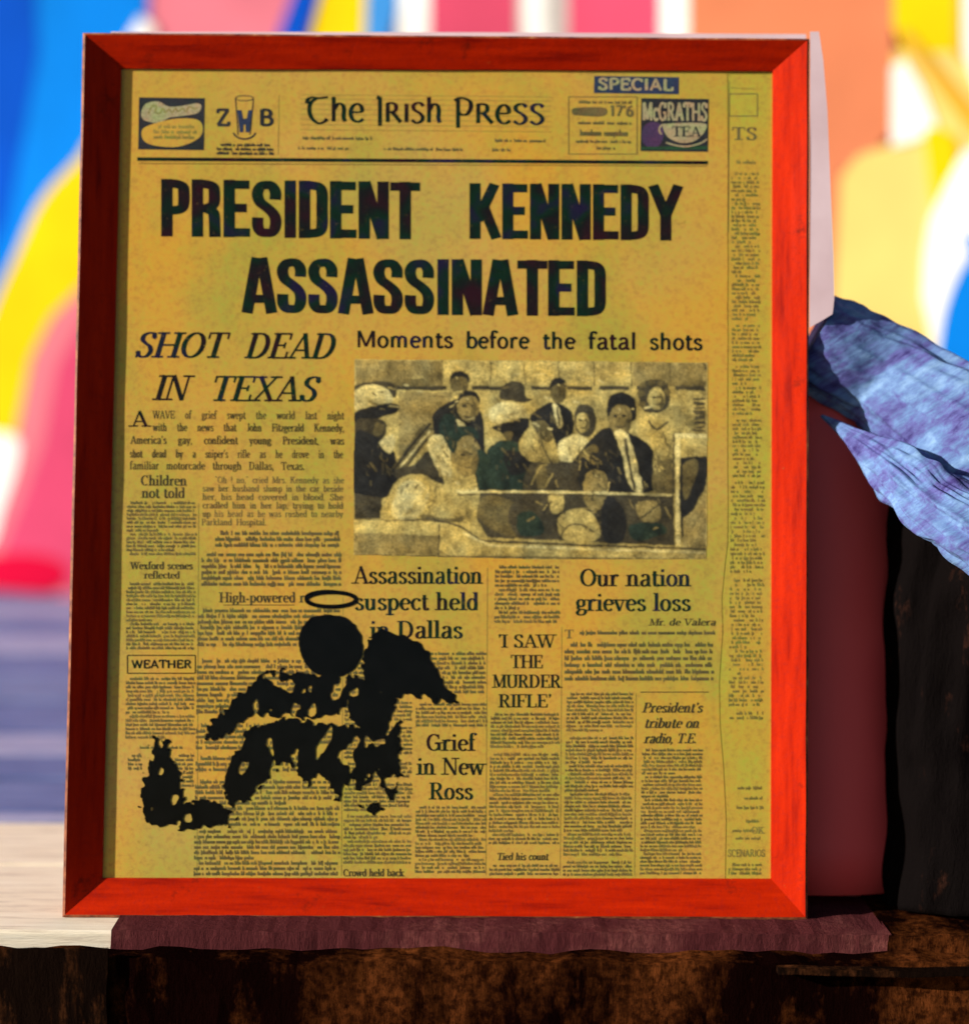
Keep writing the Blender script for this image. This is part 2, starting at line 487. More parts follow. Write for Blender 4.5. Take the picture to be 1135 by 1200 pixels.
# ---------------------------------------------------------------- added black stump filling the shade under the log
m_stump = mat_rust('shade_dark_bark', (.004, .003, .003), (.10, .035, .02), .56, (5, 5, 2))  # near-black colour stands for deep shade
sb = Vector((wp(1170, 700, .07).x, .092, -.004))
o = tube('shade_stump', [sb, sb + Vector((0, .01, .10)), sb + Vector((0, .01, .18)), sb + Vector((.01, .015, .25)), sb + Vector((.03, .02, .285))],
         [.105, .096, .094, .098, .08], m_stump, seg=96, rough=.16, sub=14, seed=4, grain=.12)
tag(o, 'added black tree stump standing for the shade under the driftwood log at the right', 'tree stump')

# ================================================================ THE FRAMED NEWSPAPER
pic = bpy.data.objects.new('framed_newspaper', None); link(pic)
pic.matrix_world = Matrix([[FR[i][j] for j in range(3)] + [0] for i in range(3)] + [[0, 0, 0, 1]])
tag(pic, 'newspaper front page in a red wooden picture frame leaning on the ledge', 'picture frame')
D_S, D_G, D_P, D_B = .0110, .0112, .0130, .0240     # sight edge, glass, paper, back
OUT = [(97, 38), (948, 45), (946, 1078), (73, 1075)]
INN = [(142, 80), (905, 83), (903, 1030), (120, 1029)]
def F1(p, d): return fr([p[0]], [p[1]], d)[0]
cen = np.array([520, 560])
def rail(i, label):
    j = (i + 1) % 4
    A, B = OUT[i], OUT[j]; a, b = INN[i], INN[j]
    def lerp(P, Q, t): return (P[0] + (Q[0] - P[0]) * t, P[1] + (Q[1] - P[1]) * t)
    N = 40
    prof = []
    for t in (0.0, 1.0):
        O = np.array(F1((A, B)[int(t)], 0)); I = np.array(F1((a, b)[int(t)], D_S))
        Lp = O + (I - O) * .07; Lp[2] = O[2] - .0002
        Ob = O.copy(); Ob[2] = -D_B
        Ib = I.copy(); Ib[2] = -D_B
        O2 = O.copy(); O2[2] -= .001
        Lm = O + (I - O) * .5; Lm[2] = O[2] - D_S * .47
        Is = I.copy(); Is[2] = -D_S - .0012
        prof.append([Ob, O2, Lp, Lm, I, Is, Ib])
    V = []; Fc = []; K = 7
    for s in range(N + 1):
        t = s / N
        for k in range(K):
            p = prof[0][k] * (1 - t) + prof[1][k] * t
            if 0 < s < N and k in (1, 2, 3, 4):
                q = Vector((p[0] * 16, p[1] * 16, k * 3.1))
                p = p + np.array(noise.noise_vector(q)) * .00035
            V.append(p)
    for s in range(N):
        for k in range(K):
            k2 = (k + 1) % K
            Fc.append((s * K + k, s * K + k2, (s + 1) * K + k2, (s + 1) * K + k))
    mi = []
    for s in range(N):
        mi += [1 if k in (0, 1) else 0 for k in range(K)]
    Fc.append(tuple(range(K))); Fc.append(tuple(N * K + k for k in range(K - 1, -1, -1))); mi += [0, 0]
    o = mesh('frame_rail', V, Fc, [m_rail_h if i in (0, 2) else m_rail_v, m_edge], pic, mi)
    bm = bmesh.new(); bm.from_mesh(o.data); bmesh.ops.recalc_face_normals(bm, faces=bm.faces); bm.to_mesh(o.data); bm.free()
    o['label'] = label
rail(0, 'dark red upper rail of the frame'); rail(1, 'bright orange red side rail of the frame')
rail(2, 'red lower rail of the frame'); rail(3, 'nearly black side rail of the frame')

def sheet(name, pts, d0, d1, mat, parent=None):
    f0 = [F1(p, d0) for p in pts]; f1 = [F1(p, d1) for p in pts]
    v, f = hexa(f0, f1)
    return mesh(name, v, f, mat, parent or pic)
sheet('backing_board', [(110, 52), (938, 56), (936, 1066), (88, 1064)], .0165, .0225, m_back)
sheet('glass_pane', [(136, 74), (911, 77), (909, 1036), (114, 1035)], D_S + .0001, D_S + .0010, m_glass)
# added pale card and strip, shaped as the light halo around the frame
cd = [(130, 37.0), (560, 37.8), (944, 40), (944, 352), (700, 340), (130, 340)]
sheet('halo_card', cd, .0250, .0265, m_halo)
sheet('halo_strip', [(948.6, 37), (959, 37), (964, 70), (969, 130), (973, 230), (976, 300), (977, 350), (975, 368), (962, 376), (948.0, 384)], .0012, .0100, m_halo)  # added strip, outline follows the halo along the right edge

inner = sheet('inner_sheet', [(838, 76), (912, 78), (909, 1036), (838, 1036)], .01324, .0136, m_paper2)
fp = [(136, 74)] + [(852 + random.uniform(-.3, .4), y) for y in range(77, 640, 40)]
fp += [(849, 660), (845, 700), (846, 740), (842, 800), (843, 850), (847, 900), (850, 960), (849, 1036), (114, 1035)]
paper = sheet('front_page', fp, D_P, D_P + .0002, m_paper)

# ---------------------------------------------------------------- print: strokes laid flat on the sheet
class Flat:
    def __init__(s, depth=D_P - .00012, step=4e-7):
        s.v = []; s.f = []; s.m = []; s.d = depth; s.k = 0; s.st = step; s.mod = 400 if step < 5e-7 else 4000
    def poly(s, pts, mi=0):
        s.k += 1; b = len(s.v)
        dd = s.d - (s.k % s.mod) * s.st
        s.v += [(x, y, dd) for x, y in pts]
        s.f.append(tuple(range(b, b + len(pts)))); s.m.append(mi)
    def strip(s, L, R, mi=0):
        s.k += 1; b = len(s.v); n_ = len(L)
        dd = s.d - (s.k % s.mod) * s.st
        s.v += [(x, y, dd) for x, y in L] + [(x, y, dd) for x, y in R]
        for i in range(n_ - 1):
            s.f.append((b + i, b + i + 1, b + n_ + i + 1, b + n_ + i)); s.m.append(mi)
    def line(s, pts, w, mi=0):
        L = []; R = []
        for i, p in enumerate(pts):
            a = pts[max(i - 1, 0)]; c = pts[min(i + 1, len(pts) - 1)]
            dx, dy = c[0] - a[0], c[1] - a[1]; h = math.hypot(dx, dy) or 1
            ww = (w if not callable(w) else w(dx / h, dy / h)) / 2
            L.append((p[0] - dy / h * ww, p[1] + dx / h * ww)); R.append((p[0] + dy / h * ww, p[1] - dx / h * ww))
        s.strip(L, R, mi)
    def rect(s, x0, y0, x1, y1, mi=0): s.poly([(x0, y0), (x1, y0), (x1, y1), (x0, y1)], mi)
    def frame(s, x0, y0, x1, y1, w=1, mi=0):
        s.line([(x0, y0), (x1, y0)], w, mi); s.line([(x0, y1), (x1, y1)], w, mi)
        s.line([(x0, y0), (x0, y1)], w, mi); s.line([(x1, y0), (x1, y1)], w, mi)
    def build(s, name, mats, parent=None):
        a = np.array(s.v)
        P = fr(a[:, 0], a[:, 1], a[:, 2])
        # polygons must look outwards
        return mesh(name, P.tolist(), s.f, mats, parent or paper, s.m)

def ell(cx, cy, rx, ry, a0, a1, n_=None):
    n_ = n_ or max(3, int(abs(a1 - a0) / 20))
    return [(cx + rx * math.cos(math.radians(a0 + (a1 - a0) * i / n_)), cy + ry * math.sin(math.radians(a0 + (a1 - a0) * i / n_))) for i in range(n_ + 1)]

# skeleton letters: cap height 1, strokes: l line, e ellipse arc, c smooth curve, s full serif, t left half serif, p path
def _l(*a): return ('p', [(a[i], a[i + 1]) for i in range(0, len(a), 2)], 0)
def _t(*a): return ('p', [(a[i], a[i + 1]) for i in range(0, len(a), 2)], 1)      # thin
def _h(*a): return ('p', [(a[i], a[i + 1]) for i in range(0, len(a), 2)], 2)      # heavy
def _e(*a): return ('p', ell(*a), 0)
def _c(*a): return ('p', catmull([(a[i], a[i + 1]) for i in range(0, len(a), 2)], False, 4), 0)
def _s(x, y): return ('s', x, y)
def _q(x, y): return ('q', x, y)
SF = {
'A': (.82, [_t(.09, 0, .40, 1), _h(.38, 1, .72, 0), _t(.22, .33, .60, .33), _s(.09, 0), _s(.72, 0)]),
'B': (.74, [_l(.17, 0, .17, 1), ('p', [(.17, .97), (.38, .97)] + ell(.38, .75, .2, .22, 90, -90)[1:] + [(.17, .53)], 0), ('p', [(.17, .53), (.4, .53)] + ell(.40, .28, .24, .25, 90, -90)[1:] + [(.17, .03)], 0), _q(.12, 0), _q(.12, 1)]),
'C': (.78, [_e(.42, .5, .32, .47, 48, 312), _t(.66, .98, .66, .70)]),
'D': (.84, [_l(.17, 0, .17, 1), ('p', [(.17, .97), (.36, .97)] + ell(.38, .5, .32, .47, 90, -90)[1:] + [(.17, .03)], 0), _q(.12, 0), _q(.12, 1)]),
'E': (.72, [_l(.17, 0, .17, 1), _l(.17, .97, .62, .97), _l(.17, .52, .5, .52), _l(.17, .03, .65, .03), _t(.62, 1, .62, .74), _t(.65, 0, .65, .27), _t(.49, .64, .49, .4), _q(.12, 0), _q(.12, 1)]),
'F': (.68, [_l(.17, 0, .17, 1), _l(.17, .97, .62, .97), _l(.17, .5, .5, .5), _t(.62, 1, .62, .72), _t(.49, .63, .49, .38), _s(.17, 0), _q(.12, 1)]),
'G': (.84, [_e(.42, .5, .32, .47, 48, 325), _t(.66, .98, .66, .70), _l(.68, .03, .68, .42), _l(.46, .43, .74, .43), _s(.68, .44)]),
'H': (.90, [_l(.17, 0, .17, 1), _l(.73, 0, .73, 1), _l(.17, .5, .73, .5), _s(.17, 0), _s(.17, 1), _s(.73, 0), _s(.73, 1)]),
'I': (.36, [_l(.18, 0, .18, 1), _s(.18, 0), _s(.18, 1)]),
'J': (.5, [_c(.34, 1, .34, .25, .26, .04, .12, .06), _s(.34, 1)]),
'K': (.84, [_l(.17, 0, .17, 1), _t(.20, .40, .62, 1), _h(.36, .58, .72, 0), _s(.17, 0), _s(.17, 1), _s(.64, 1), _s(.72, 0)]),
'L': (.70, [_l(.17, 0, .17, 1), _l(.17, .03, .62, .03), _t(.62, 0, .62, .3), _s(.17, 1), _q(.12, 0)]),
'M': (1.0, [_t(.14, 0, .14, 1), _h(.16, 1, .48, .06), _t(.48, .06, .82, 1), _l(.84, 0, .84, 1), _s(.14, 0), _q(.12, 1), _s(.84, 0), _s(.84, 1)]),
'N': (.86, [_t(.14, 0, .14, 1), _h(.15, 1, .70, 0), _t(.71, 0, .71, 1), _s(.14, 0), _q(.12, 1), _s(.71, 1)]),
'O': (.84, [_e(.42, .5, .33, .47, 0, 360)]),
'P': (.70, [_l(.17, 0, .17, 1), ('p', [(.17, .97), (.36, .97)] + ell(.38, .73, .22, .24, 90, -90)[1:] + [(.17, .49)], 0), _s(.17, 0), _q(.12, 1)]),
'R': (.80, [_l(.17, 0, .17, 1), ('p', [(.17, .97), (.36, .97)] + ell(.38, .75, .21, .22, 90, -90)[1:] + [(.17, .53)], 0), _h(.38, .52, .68, 0), _s(.17, 0), _q(.12, 1), _s(.70, 0)]),
'S': (.66, [_c(.55, .76, .48, .93, .33, .97, .17, .88, .15, .70, .3, .56, .46, .44, .54, .26, .46, .07, .3, .03, .17, .1, .1, .26), _t(.55, .98, .55, .72), _t(.1, 0, .1, .28)]),
'T': (.76, [_l(.05, .97, .71, .97), _l(.38, 0, .38, 1), _t(.05, 1, .05, .74), _t(.71, 1, .71, .74), _s(.38, 0)]),
'U': (.86, [_c(.17, 1, .17, .3, .28, .04, .48, .04, .66, .14, .69, .4, .69, 1), _s(.17, 1), _s(.69, 1)]),
'V': (.8, [_h(.08, 1, .4, 0), _t(.4, 0, .72, 1), _s(.1, 1), _s(.7, 1)]),
'W': (1.12, [_h(.08, 1, .34, 0), _t(.34, 0, .56, 1), _h(.54, 1, .80, 0), _t(.80, 0, 1.04, 1), _s(.1, 1), _s(.56, 1), _s(1.02, 1)]),
'X': (.8, [_h(.1, 1, .7, 0), _t(.1, 0, .68, 1), _s(.12, 1), _s(.66, 1), _s(.12, 0), _s(.68, 0)]),
'Y': (.78, [_h(.08, 1, .4, .48), _t(.4, .48, .7, 1), _l(.39, .5, .39, 0), _s(.1, 1), _s(.69, 1), _s(.39, 0)]),
'Z': (.7, [_l(.08, .97, .62, .97), _h(.58, .97, .1, .03), _l(.08, .03, .64, .03), _t(.1, 1, .1, .75), _t(.62, 0, .62, .26)]),
'a': (.60, [_c(.13, .54, .22, .66, .38, .66, .45, .52, .45, .14, .50, .03, .59, .04), _c(.45, .40, .22, .34, .12, .2, .16, .05, .28, .02, .45, .14), ]),
'b': (.62, [_l(.15, 0, .15, 1.04), _e(.33, .34, .21, .32, 180, -180), _q(.12, 1.04)]),
'c': (.54, [_e(.32, .34, .22, .32, 40, 320), _h(.46, .5, .46, .6)]),
'd': (.64, [_l(.47, 0, .47, 1.04), _e(.29, .34, .2, .32, 0, 360), _q(.44, 1.04), _q(.56, 0)]),
'e': (.56, [_e(.3, .34, .21, .32, 6, 318), _t(.1, .37, .5, .37)]),
'f': (.40, [_c(.17, 0, .17, .8, .22, 1.0, .36, 1.02, .42, .92), _t(.04, .66, .36, .66), _s(.17, 0)]),
'g': (.58, [_e(.27, .45, .17, .2, 0, 360), _c(.16, .28, .12, .16, .26, .09, .44, .08, .5, -.06, .4, -.2, .2, -.22, .09, -.12, .14, .0, .24, .06), _t(.4, .6, .56, .64)]),
'h': (.66, [_l(.15, 0, .15, 1.04), _c(.16, .5, .26, .64, .4, .64, .48, .5, .48, 0), _q(.12, 1.04), _s(.15, 0), _s(.48, 0)]),
'i': (.34, [_l(.17, 0, .17, .66), _h(.17, .82, .17, .98), _q(.13, .66), _s(.17, 0)]),
'j': (.32, [_c(.2, .66, .2, -.08, .1, -.24, 0, -.2), _h(.2, .82, .2, .98), _q(.16, .66)]),
'k': (.64, [_l(.15, 0, .15, 1.04), _t(.17, .26, .46, .66), _h(.28, .42, .52, 0), _q(.12, 1.04), _s(.15, 0), _s(.46, .66), _s(.53, 0)]),
'l': (.34, [_l(.17, 0, .17, 1.04), _q(.13, 1.04), _s(.17, 0)]),
'm': (.98, [_l(.15, 0, .15, .66), _c(.16, .5, .26, .64, .38, .64, .46, .5, .46, 0), _c(.47, .5, .57, .64, .7, .64, .78, .5, .78, 0), _q(.12, .66), _s(.15, 0), _s(.46, 0), _s(.78, 0)]),
'n': (.66, [_l(.15, 0, .15, .66), _c(.16, .5, .26, .64, .4, .64, .48, .5, .48, 0), _q(.12, .66), _s(.15, 0), _s(.48, 0)]),
'o': (.60, [_e(.3, .34, .21, .32, 0, 360)]),
'p': (.64, [_l(.15, -.3, .15, .66), _e(.34, .34, .2, .32, 180, -180), _q(.12, .66), _s(.15, -.28)]),
'q': (.62, [_l(.46, -.3, .46, .66), _e(.29, .34, .2, .32, 0, 360), _s(.46, -.28)]),
'r': (.48, [_l(.15, 0, .15, .66), _c(.16, .46, .25, .62, .36, .65, .42, .56), _q(.12, .66), _s(.15, 0)]),
's': (.50, [_c(.40, .52, .34, .63, .24, .65, .13, .57, .14, .44, .28, .35, .40, .25, .39, .09, .27, .02, .17, .04, .09, .16)]),
't': (.40, [_c(.17, .88, .17, .18, .22, .03, .32, .03, .38, .12), _t(.04, .65, .36, .65)]),
'u': (.66, [_c(.15, .66, .15, .18, .24, .03, .36, .04, .47, .18), _l(.48, .66, .48, 0), _q(.12, .66), _q(.45, .66), _q(.56, 0)]),
'v': (.60, [_h(.08, .66, .3, 0), _t(.3, 0, .5, .66), _s(.09, .66), _s(.49, .66)]),
'w': (.86, [_h(.08, .66, .26, 0), _t(.26, 0, .42, .66), _h(.42, .66, .60, 0), _t(.6, 0, .76, .66), _s(.09, .66), _s(.75, .66)]),
'x': (.60, [_h(.1, .66, .5, 0), _t(.1, 0, .48, .66), _s(.11, .66), _s(.5, 0)]),
'y': (.60, [_h(.08, .66, .3, 0), _t(.5, .66, .24, -.18, .12, -.26, .08, -.2), _s(.09, .66), _s(.49, .66)]),
'z': (.5, [_l(.07, .63, .43, .63), _h(.4, .63, .1, .03), _l(.07, .03, .44, .03)]),
'.': (.26, [_h(.13, 0, .13, .14)]), ',': (.26, [_h(.13, .13, .13, 0), _t(.15, .02, .08, -.16)]),
"'": (.24, [_h(.12, 1.02, .12, .86), _t(.14, .9, .09, .74)]), '"': (.4, [_h(.1, 1.02, .1, .84), _h(.26, 1.02, .26, .84)]),
'-': (.36, [_h(.06, .3, .3, .3)]), '!': (.28, [_h(.14, 1, .14, .3), _h(.14, .14, .14, 0)]), ' ': (.36, []),
'1': (.46, [_l(.24, 0, .24, 1), _t(.24, 1, .1, .8), _s(.24, 0)]), '7': (.6, [_l(.06, .95, .54, .95), _h(.52, .95, .22, 0)]),
'6': (.62, [_c(.5, .94, .3, .86, .14, .6, .12, .35), _e(.31, .3, .2, .28, 0, 360)]),
}
GF = {   # condensed poster letters
'P': (.47, [_l(.1, 0, .1, 1), _c(.1, .915, .24, .915, .34, .87, .36, .78, .36, .6, .33, .5, .24, .46, .1, .46)]),
'R': (.49, [_l(.1, 0, .1, 1), _c(.1, .915, .24, .915, .34, .87, .36, .78, .36, .63, .33, .55, .24, .5, .1, .5), _c(.22, .5, .33, .44, .36, .34, .37, 0)]),
'E': (.44, [_l(.1, 0, .1, 1), _l(.1, .915, .41, .915), _l(.1, .51, .37, .51), _l(.1, .085, .42, .085)]),
'S': (.48, [_c(.37, .66, .37, .8, .31, .9, .235, .915, .15, .89, .1, .8, .1, .71, .14, .61, .23, .53, .32, .44, .37, .34, .37, .2, .32, .1, .235, .085, .15, .1, .1, .2, .1, .35)]),
'I': (.24, [_l(.12, 0, .12, 1)]),
'D': (.48, [_l(.1, 0, .1, 1), _c(.1, .915, .23, .915, .33, .88, .37, .77, .37, .5, .37, .23, .33, .12, .23, .085, .1, .085)]),
'N': (.50, [_l(.1, 0, .1, 1), _l(.39, 0, .39, 1), _l(.11, 1, .38, 0)]),
'T': (.46, [_l(.0, .915, .46, .915), _l(.23, 0, .23, 1)]),
'K': (.52, [_l(.1, 0, .1, 1), _l(.14, .34, .41, 1.0), _l(.22, .62, .44, 0)]),
'Y': (.50, [_l(.05, 1, .25, .45), _l(.45, 1, .25, .45), _l(.25, .52, .25, 0)]),
'A': (.52, [_l(.07, 0, .225, 1), _l(.45, 0, .295, 1), _l(.14, .26, .38, .26)]),
' ': (.6, []),
}
MF = dict(SF)   # masthead: uncial flavour
MF.update({
'T': (.92, [_c(.04, .74, .1, .93, .26, 1.0, .5, .97, .84, 1.02), _c(.42, .96, .2, .78, .14, .45, .24, .12, .48, -.08, .72, .0, .80, .12)]),
'I': (.34, [_h(.17, -.16, .17, 1.02), _t(.05, 1.02, .17, .95)]),
'P': (.78, [_h(.17, -.20, .17, .98), _c(.04, .9, .2, 1.0, .42, .99, .62, .86, .64, .6, .5, .36, .3, .34, .2, .42)]),
'R': (.74, [_h(.14, .0, .14, .76), _c(.08, .74, .3, .78, .46, .7, .46, .5, .34, .42, .2, .4), _h(.32, .42, .66, .0)]),
'i': (.3, [_h(.15, 0, .15, .76)]),
'S': (.62, [_c(.52, .66, .42, .78, .24, .78, .12, .66, .18, .5, .4, .36, .5, .2, .42, .04, .24, -.02, .06, .1)]),
's': (.62, [_c(.52, .66, .42, .78, .24, .78, .12, .66, .18, .5, .4, .36, .5, .2, .42, .04, .24, -.02, .06, .1)]),
'h': (.66, [_h(.13, 0, .13, 1.04), _c(.14, .5, .3, .74, .46, .7, .52, .5, .5, .2, .56, .0)]),
'e': (.66, [_c(.16, .40, .5, .42, .52, .6, .4, .74, .24, .7, .12, .5, .12, .24, .24, .04, .42, .0, .58, .12)]),
})
MF['r'] = MF['R']
def slope(y): return max(0.0, .013 * (1 - y / 760.0))
STY = {'serif': (SF, .18, .075, .12), 'bold': (SF, .20, .09, .13), 'sans': (SF, .165, .14, 0), 'heavy': (SF, .22, .18, 0),
       'poster': (GF, .185, .15, 0), 'mast': (MF, .17, .085, 0), 'light': (SF, .12, .075, .10)}
def text(F, s, x0, x1, yb, cap, style='serif', ital=0.0, mi=0, sl=None, jitter=.0):
    D, T, t, sf = STY[style]
    adv = []; tot = 0
    for ch in s:
        g = D.get(ch) or SF.get(ch) or SF['-']
        adv.append(g); tot += g[0]
    kx = (x1 - x0) / tot
    k = slope(yb) if sl is None else sl
    ty = cap
    X = x0
    Tx = T * (kx * .55 + ty * .45)
    for ch, g in zip(s, adv):
        jy = random.uniform(-jitter, jitter)
        def mp(x, y):
            xx = X + x * kx + ital * y * ty
            return (xx, yb + jy - y * ty + (xx - x0) * k)
        for st_ in g[1]:
            if st_[0] in 'sq':
                if not sf: continue
                _, x, y = st_
                yy = y + (t / 2 if y <= .5 else -t / 2)
                a, b = (x - sf - (T / 2 if st_[0] == 's' else 0), x + (sf + T / 2 if st_[0] == 's' else 0))
                F.line([mp(a, yy), mp(b, yy)], t * ty, mi)
            else:
                P = st_[1]; f_ = st_[2]
                if f_ == 1: wfn = max(t, .06) * ty if not sf == 0 else T * ty * .92
                elif f_ == 2: wfn = T * ty * (.95 if sf else .95)
                else:
                    tt = t * ty; TT = Tx
                    wfn = lambda dx, dy, TT=TT, tt=tt: math.sqrt((TT * dy) ** 2 + (tt * dx) ** 2)
                pts = [mp(x, y) for x, y in P]
                b0 = len(F.v)
                F.line(pts, wfn, mi)
                if D is GF:      # flat feet and heads
                    for q in range(b0, len(F.v)):
                        x, y, d = F.v[q]
                        base_ = yb + jy + (x - x0) * k
                        y = min(max(y, base_ - ty * 1.012), base_ + ty * .012)
                        F.v[q] = (x, y, d)
        X += g[0] * kx
    return F

def words(F, s, x0, x1, yb, cap, style, gap=.5, **kw):
    """one justified line"""
    ws = s.split(' '); D = STY[style][0]
    L = [sum((D.get(c) or SF['-'])[0] for c in w_) for w_ in ws]
    k = (x1 - x0) / (sum(L) + gap * (len(ws) - 1)); x = x0
    for w_, l in zip(ws, L):
        text(F, w_, x, x + l * k, yb + (x - x0) * slope(yb), cap, style, **kw); x += (l + gap) * k

def body(F, x0, y0, x1, y1, pitch=4.9, xh=.5, mi=0, x0b=None, x1b=None, par=(4, 9), dens=.93, heavy=1.0, gaps=True):
    """unreadable small type: rows of tiny letter marks in paragraphs"""
    x0b = x0 if x0b is None else x0b; x1b = x1 if x1b is None else x1b
    y = y0 + pitch; left = random.randint(*par); first = True
    while y < y1:
        f_ = (y - y0) / max(1, (y1 - y0))
        a = x0 + (x0b - x0) * f_; b = x1 + (x1b - x1) * f_
        last = left == 0
        x = a + (pitch * .9 if first else 0)
        end = a + (b - a) * random.uniform(.35, .9) if last else b
        first = False
        h = pitch * xh; cw = h * .86; st_ = h * .34 * heavy
        while x < end - cw:
            for _ in range(random.choice((2, 3, 3, 4, 5, 6, 7, 8))):
                if x > end - cw: break
                yy = y + (x - a) * slope(y) + random.uniform(-.08, .08)
                r_ = random.random(); up_ = h * random.choice((1, 1, 1, 1.55, 1.6)); dn = 0 if random.random() > .1 else h * .4
                if random.random() < dens:
                    F.rect(x, yy - up_, x + st_, yy + dn, mi)
                    if r_ < .75: F.rect(x + cw * .5, yy - h, x + cw * .5 + st_, yy, mi)
                    if r_ < .4: F.rect(x + st_, yy - h, x + cw * .5, yy - h * .72, mi)
                    elif r_ < .65: F.rect(x + st_, yy - h * .28, x + cw * .5, yy, mi)
                x += cw * (1.02 if r_ < .75 else .6)
            x += cw * random.uniform(.5, .9)
        y += pitch
        left -= 1
        if left < 0:
            left = random.randint(*par); first = True
            if gaps and random.random() < .5: y += pitch * random.choice((0, .6, 1))
    return F

def out(F, name, mats, label=None, parent=None):
    o = F.build(name, mats, parent)
    if label: o['label'] = label
    return o

# --- masthead
F = Flat()
text(F, 'The', 358, 428, 142, 28, 'mast'); text(F, 'IRish', 440, 518, 143, 29, 'mast'); text(F, 'PRess', 531, 639, 144, 29, 'mast')
out(F, 'masthead', m_ink2)
F = Flat(D_P - .00008)
for y in (111, 116, 122, 128, 134, 140, 146, 152):
    F.line([(352, y), (646, y + 2.5)], .5)
out(F, 'ruled_lines', m_ink4)
for a in ((350, 158, 440, 168, 5.2), (575, 161, 642, 170, 5.2), (345, 170, 410, 180, 5), (445, 171, 545, 181, 5), (572, 172, 600, 181, 5)):
    F = Flat(); body(F, *a); out(F, 'dateline', m_ink3)
F = Flat(); F.line([(161, 186.4), (480, 188.2), (829, 190.6)], 4.2); F.line([(163, 191.5), (480, 193.0), (828, 194.6)], .6); out(F, 'heavy_rule', m_ink2)
# --- oval advertisement
F = Flat(); F.poly([(163, 114), (240, 115), (239, 176), (162, 175)], 0)
F.poly(catmull([(166, 130), (172, 121), (186, 119), (198, 125), (214, 124), (232, 121), (236, 126), (230, 133), (212, 136), (198, 138), (188, 144), (176, 143), (167, 139)], True, 4), 1)
F.poly(catmull([(166, 156), (172, 148), (200, 140), (225, 139), (236, 144), (237, 156), (228, 165), (208, 172), (184, 171), (170, 166)], True, 4), 2)
F.line(catmull([(174,134),(178,125),(184,124),(182,131),(187,133),(191,127),(194,132),(198,128),(202,132),(206,127),(209,131),(214,127),(218,131),(222,125),(228,128),(231,126)],False,4), 1.5, 3)
body(F, 180, 144, 232, 167, 6.2, mi=3)
out(F, 'advertisement', [m_navy, m_palep, m_paper, m_ink4], 'dark box with two pale oval shapes')
# --- Z H B with glass
F = Flat()
text(F, 'Z', 253, 270, 147, 19, 'heavy'); text(F, 'B', 303, 321, 147, 19, 'heavy')
F.line([(276, 115), (279, 158)], 1.2); F.line([(297, 115), (293, 158)], 1.2); F.line(ell(286.5, 115, 10.5, 3, 0, 360), 1)
F.poly([(278, 129), (283, 129), (285, 139), (289, 139), (291, 129), (295.5, 129), (292, 155), (288, 155), (287.5, 146), (285.5, 146), (285, 155), (281, 155)], 1)
F.line(ell(286.5, 152, 14, 11, 20, 160), 2.0)
body(F, 254, 166, 322, 182, 5); out(F, 'advertisement', [m_navy, m_blue], 'letters Z H B with a drinking glass')
# --- price box
F = Flat(); F.frame(666, 113.5, 746, 180.5, .9)
body(F, 673, 116, 742, 122, 5); F.poly(catmull([(671, 127), (690, 125.5), (709, 126.5), (710, 134), (700, 136.5), (680, 135.5), (671, 134)], True, 3))
text(F, "17'6", 714, 742, 136, 12.5, 'heavy'); body(F, 672, 140, 741, 148, 5.5); body(F, 672, 151, 741, 161, 8, .6); body(F, 670, 162, 742, 168, 5); body(F, 694, 170, 722, 176, 5)
out(F, 'advertisement', m_ink3, 'outlined price box')
# --- tea box
F = Flat(); F.poly([(751, 115), (830, 116), (829, 178), (750, 177)], 0)
F.poly(catmull([(753, 150), (762, 143), (774, 146), (777, 160), (770, 172), (758, 172), (752, 164)], True, 4), 3)
F.poly([(751, 172), (829, 171), (829, 175), (751, 175.6)], 2)
text(F, 'McGRATHS', 752.5, 828.5, 141, 21, 'sans', mi=1, sl=.01)
F.poly(catmull([(778, 146), (800, 144), (826, 145), (825, 154), (817, 163), (808, 167), (796, 167), (784, 162), (778, 154)], True, 4), 1)
F.line(ell(778, 152, 6, 6, 120, 300), 2, 1)
F.line(catmull([(780, 167), (792, 170.5), (805, 171.5), (820, 168), (828, 163)], False, 4), 1.8, 1)
text(F, 'TEA', 787, 821, 160, 12, 'bold', mi=0)
out(F, 'advertisement', [m_navy, m_palep, m_green, m_purple], 'dark tea box with a pale cup')
# --- special
F = Flat(); F.poly([(696, 89), (795, 90.5), (795, 110.5), (695.5, 109)], 0)
text(F, 'SPECIAL', 700, 789, 105, 13.5, 'heavy', mi=1, sl=.012)
out(F, 'special_banner', [m_blue, m_palep])
# --- headlines
F = Flat(); text(F, 'PRESIDENT', 188, 492, 277, 67.5, 'poster', sl=.012); out(F, 'headline_word', m_ink, 'word PRESIDENT in heavy black type')
F = Flat(); text(F, 'KENNEDY', 549, 798, 280, 65.5, 'poster', sl=.008); out(F, 'headline_word', m_ink, 'word KENNEDY in heavy black type')
F = Flat(); text(F, 'ASSASSINATED', 284, 711, 367, 65.5, 'poster', sl=.009); out(F, 'headline_word', m_ink, 'word ASSASSINATED in heavy black type')
F = Flat(); text(F, 'SHOT', 156, 262, 419, 30, 'serif', ital=.30); text(F, 'DEAD', 286, 390, 420, 30, 'serif', ital=.3)
text(F, 'IN', 179, 218, 469, 29.5, 'serif', ital=.3); text(F, 'TEXAS', 244, 370, 470, 29.5, 'serif', ital=.3)
out(F, 'subheading', m_ink2, 'slanted subheading SHOT DEAD IN TEXAS')
F = Flat()
for s, a, b in (('Moments', 417, 531), ('before', 545, 620), ('the', 635, 674), ('fatal', 688, 746), ('shots', 760, 823)):
    text(F, s, a, b, 407 + (a - 417) * .008, 19.5, 'sans', sl=.006)
out(F, 'photo_heading', m_ink)
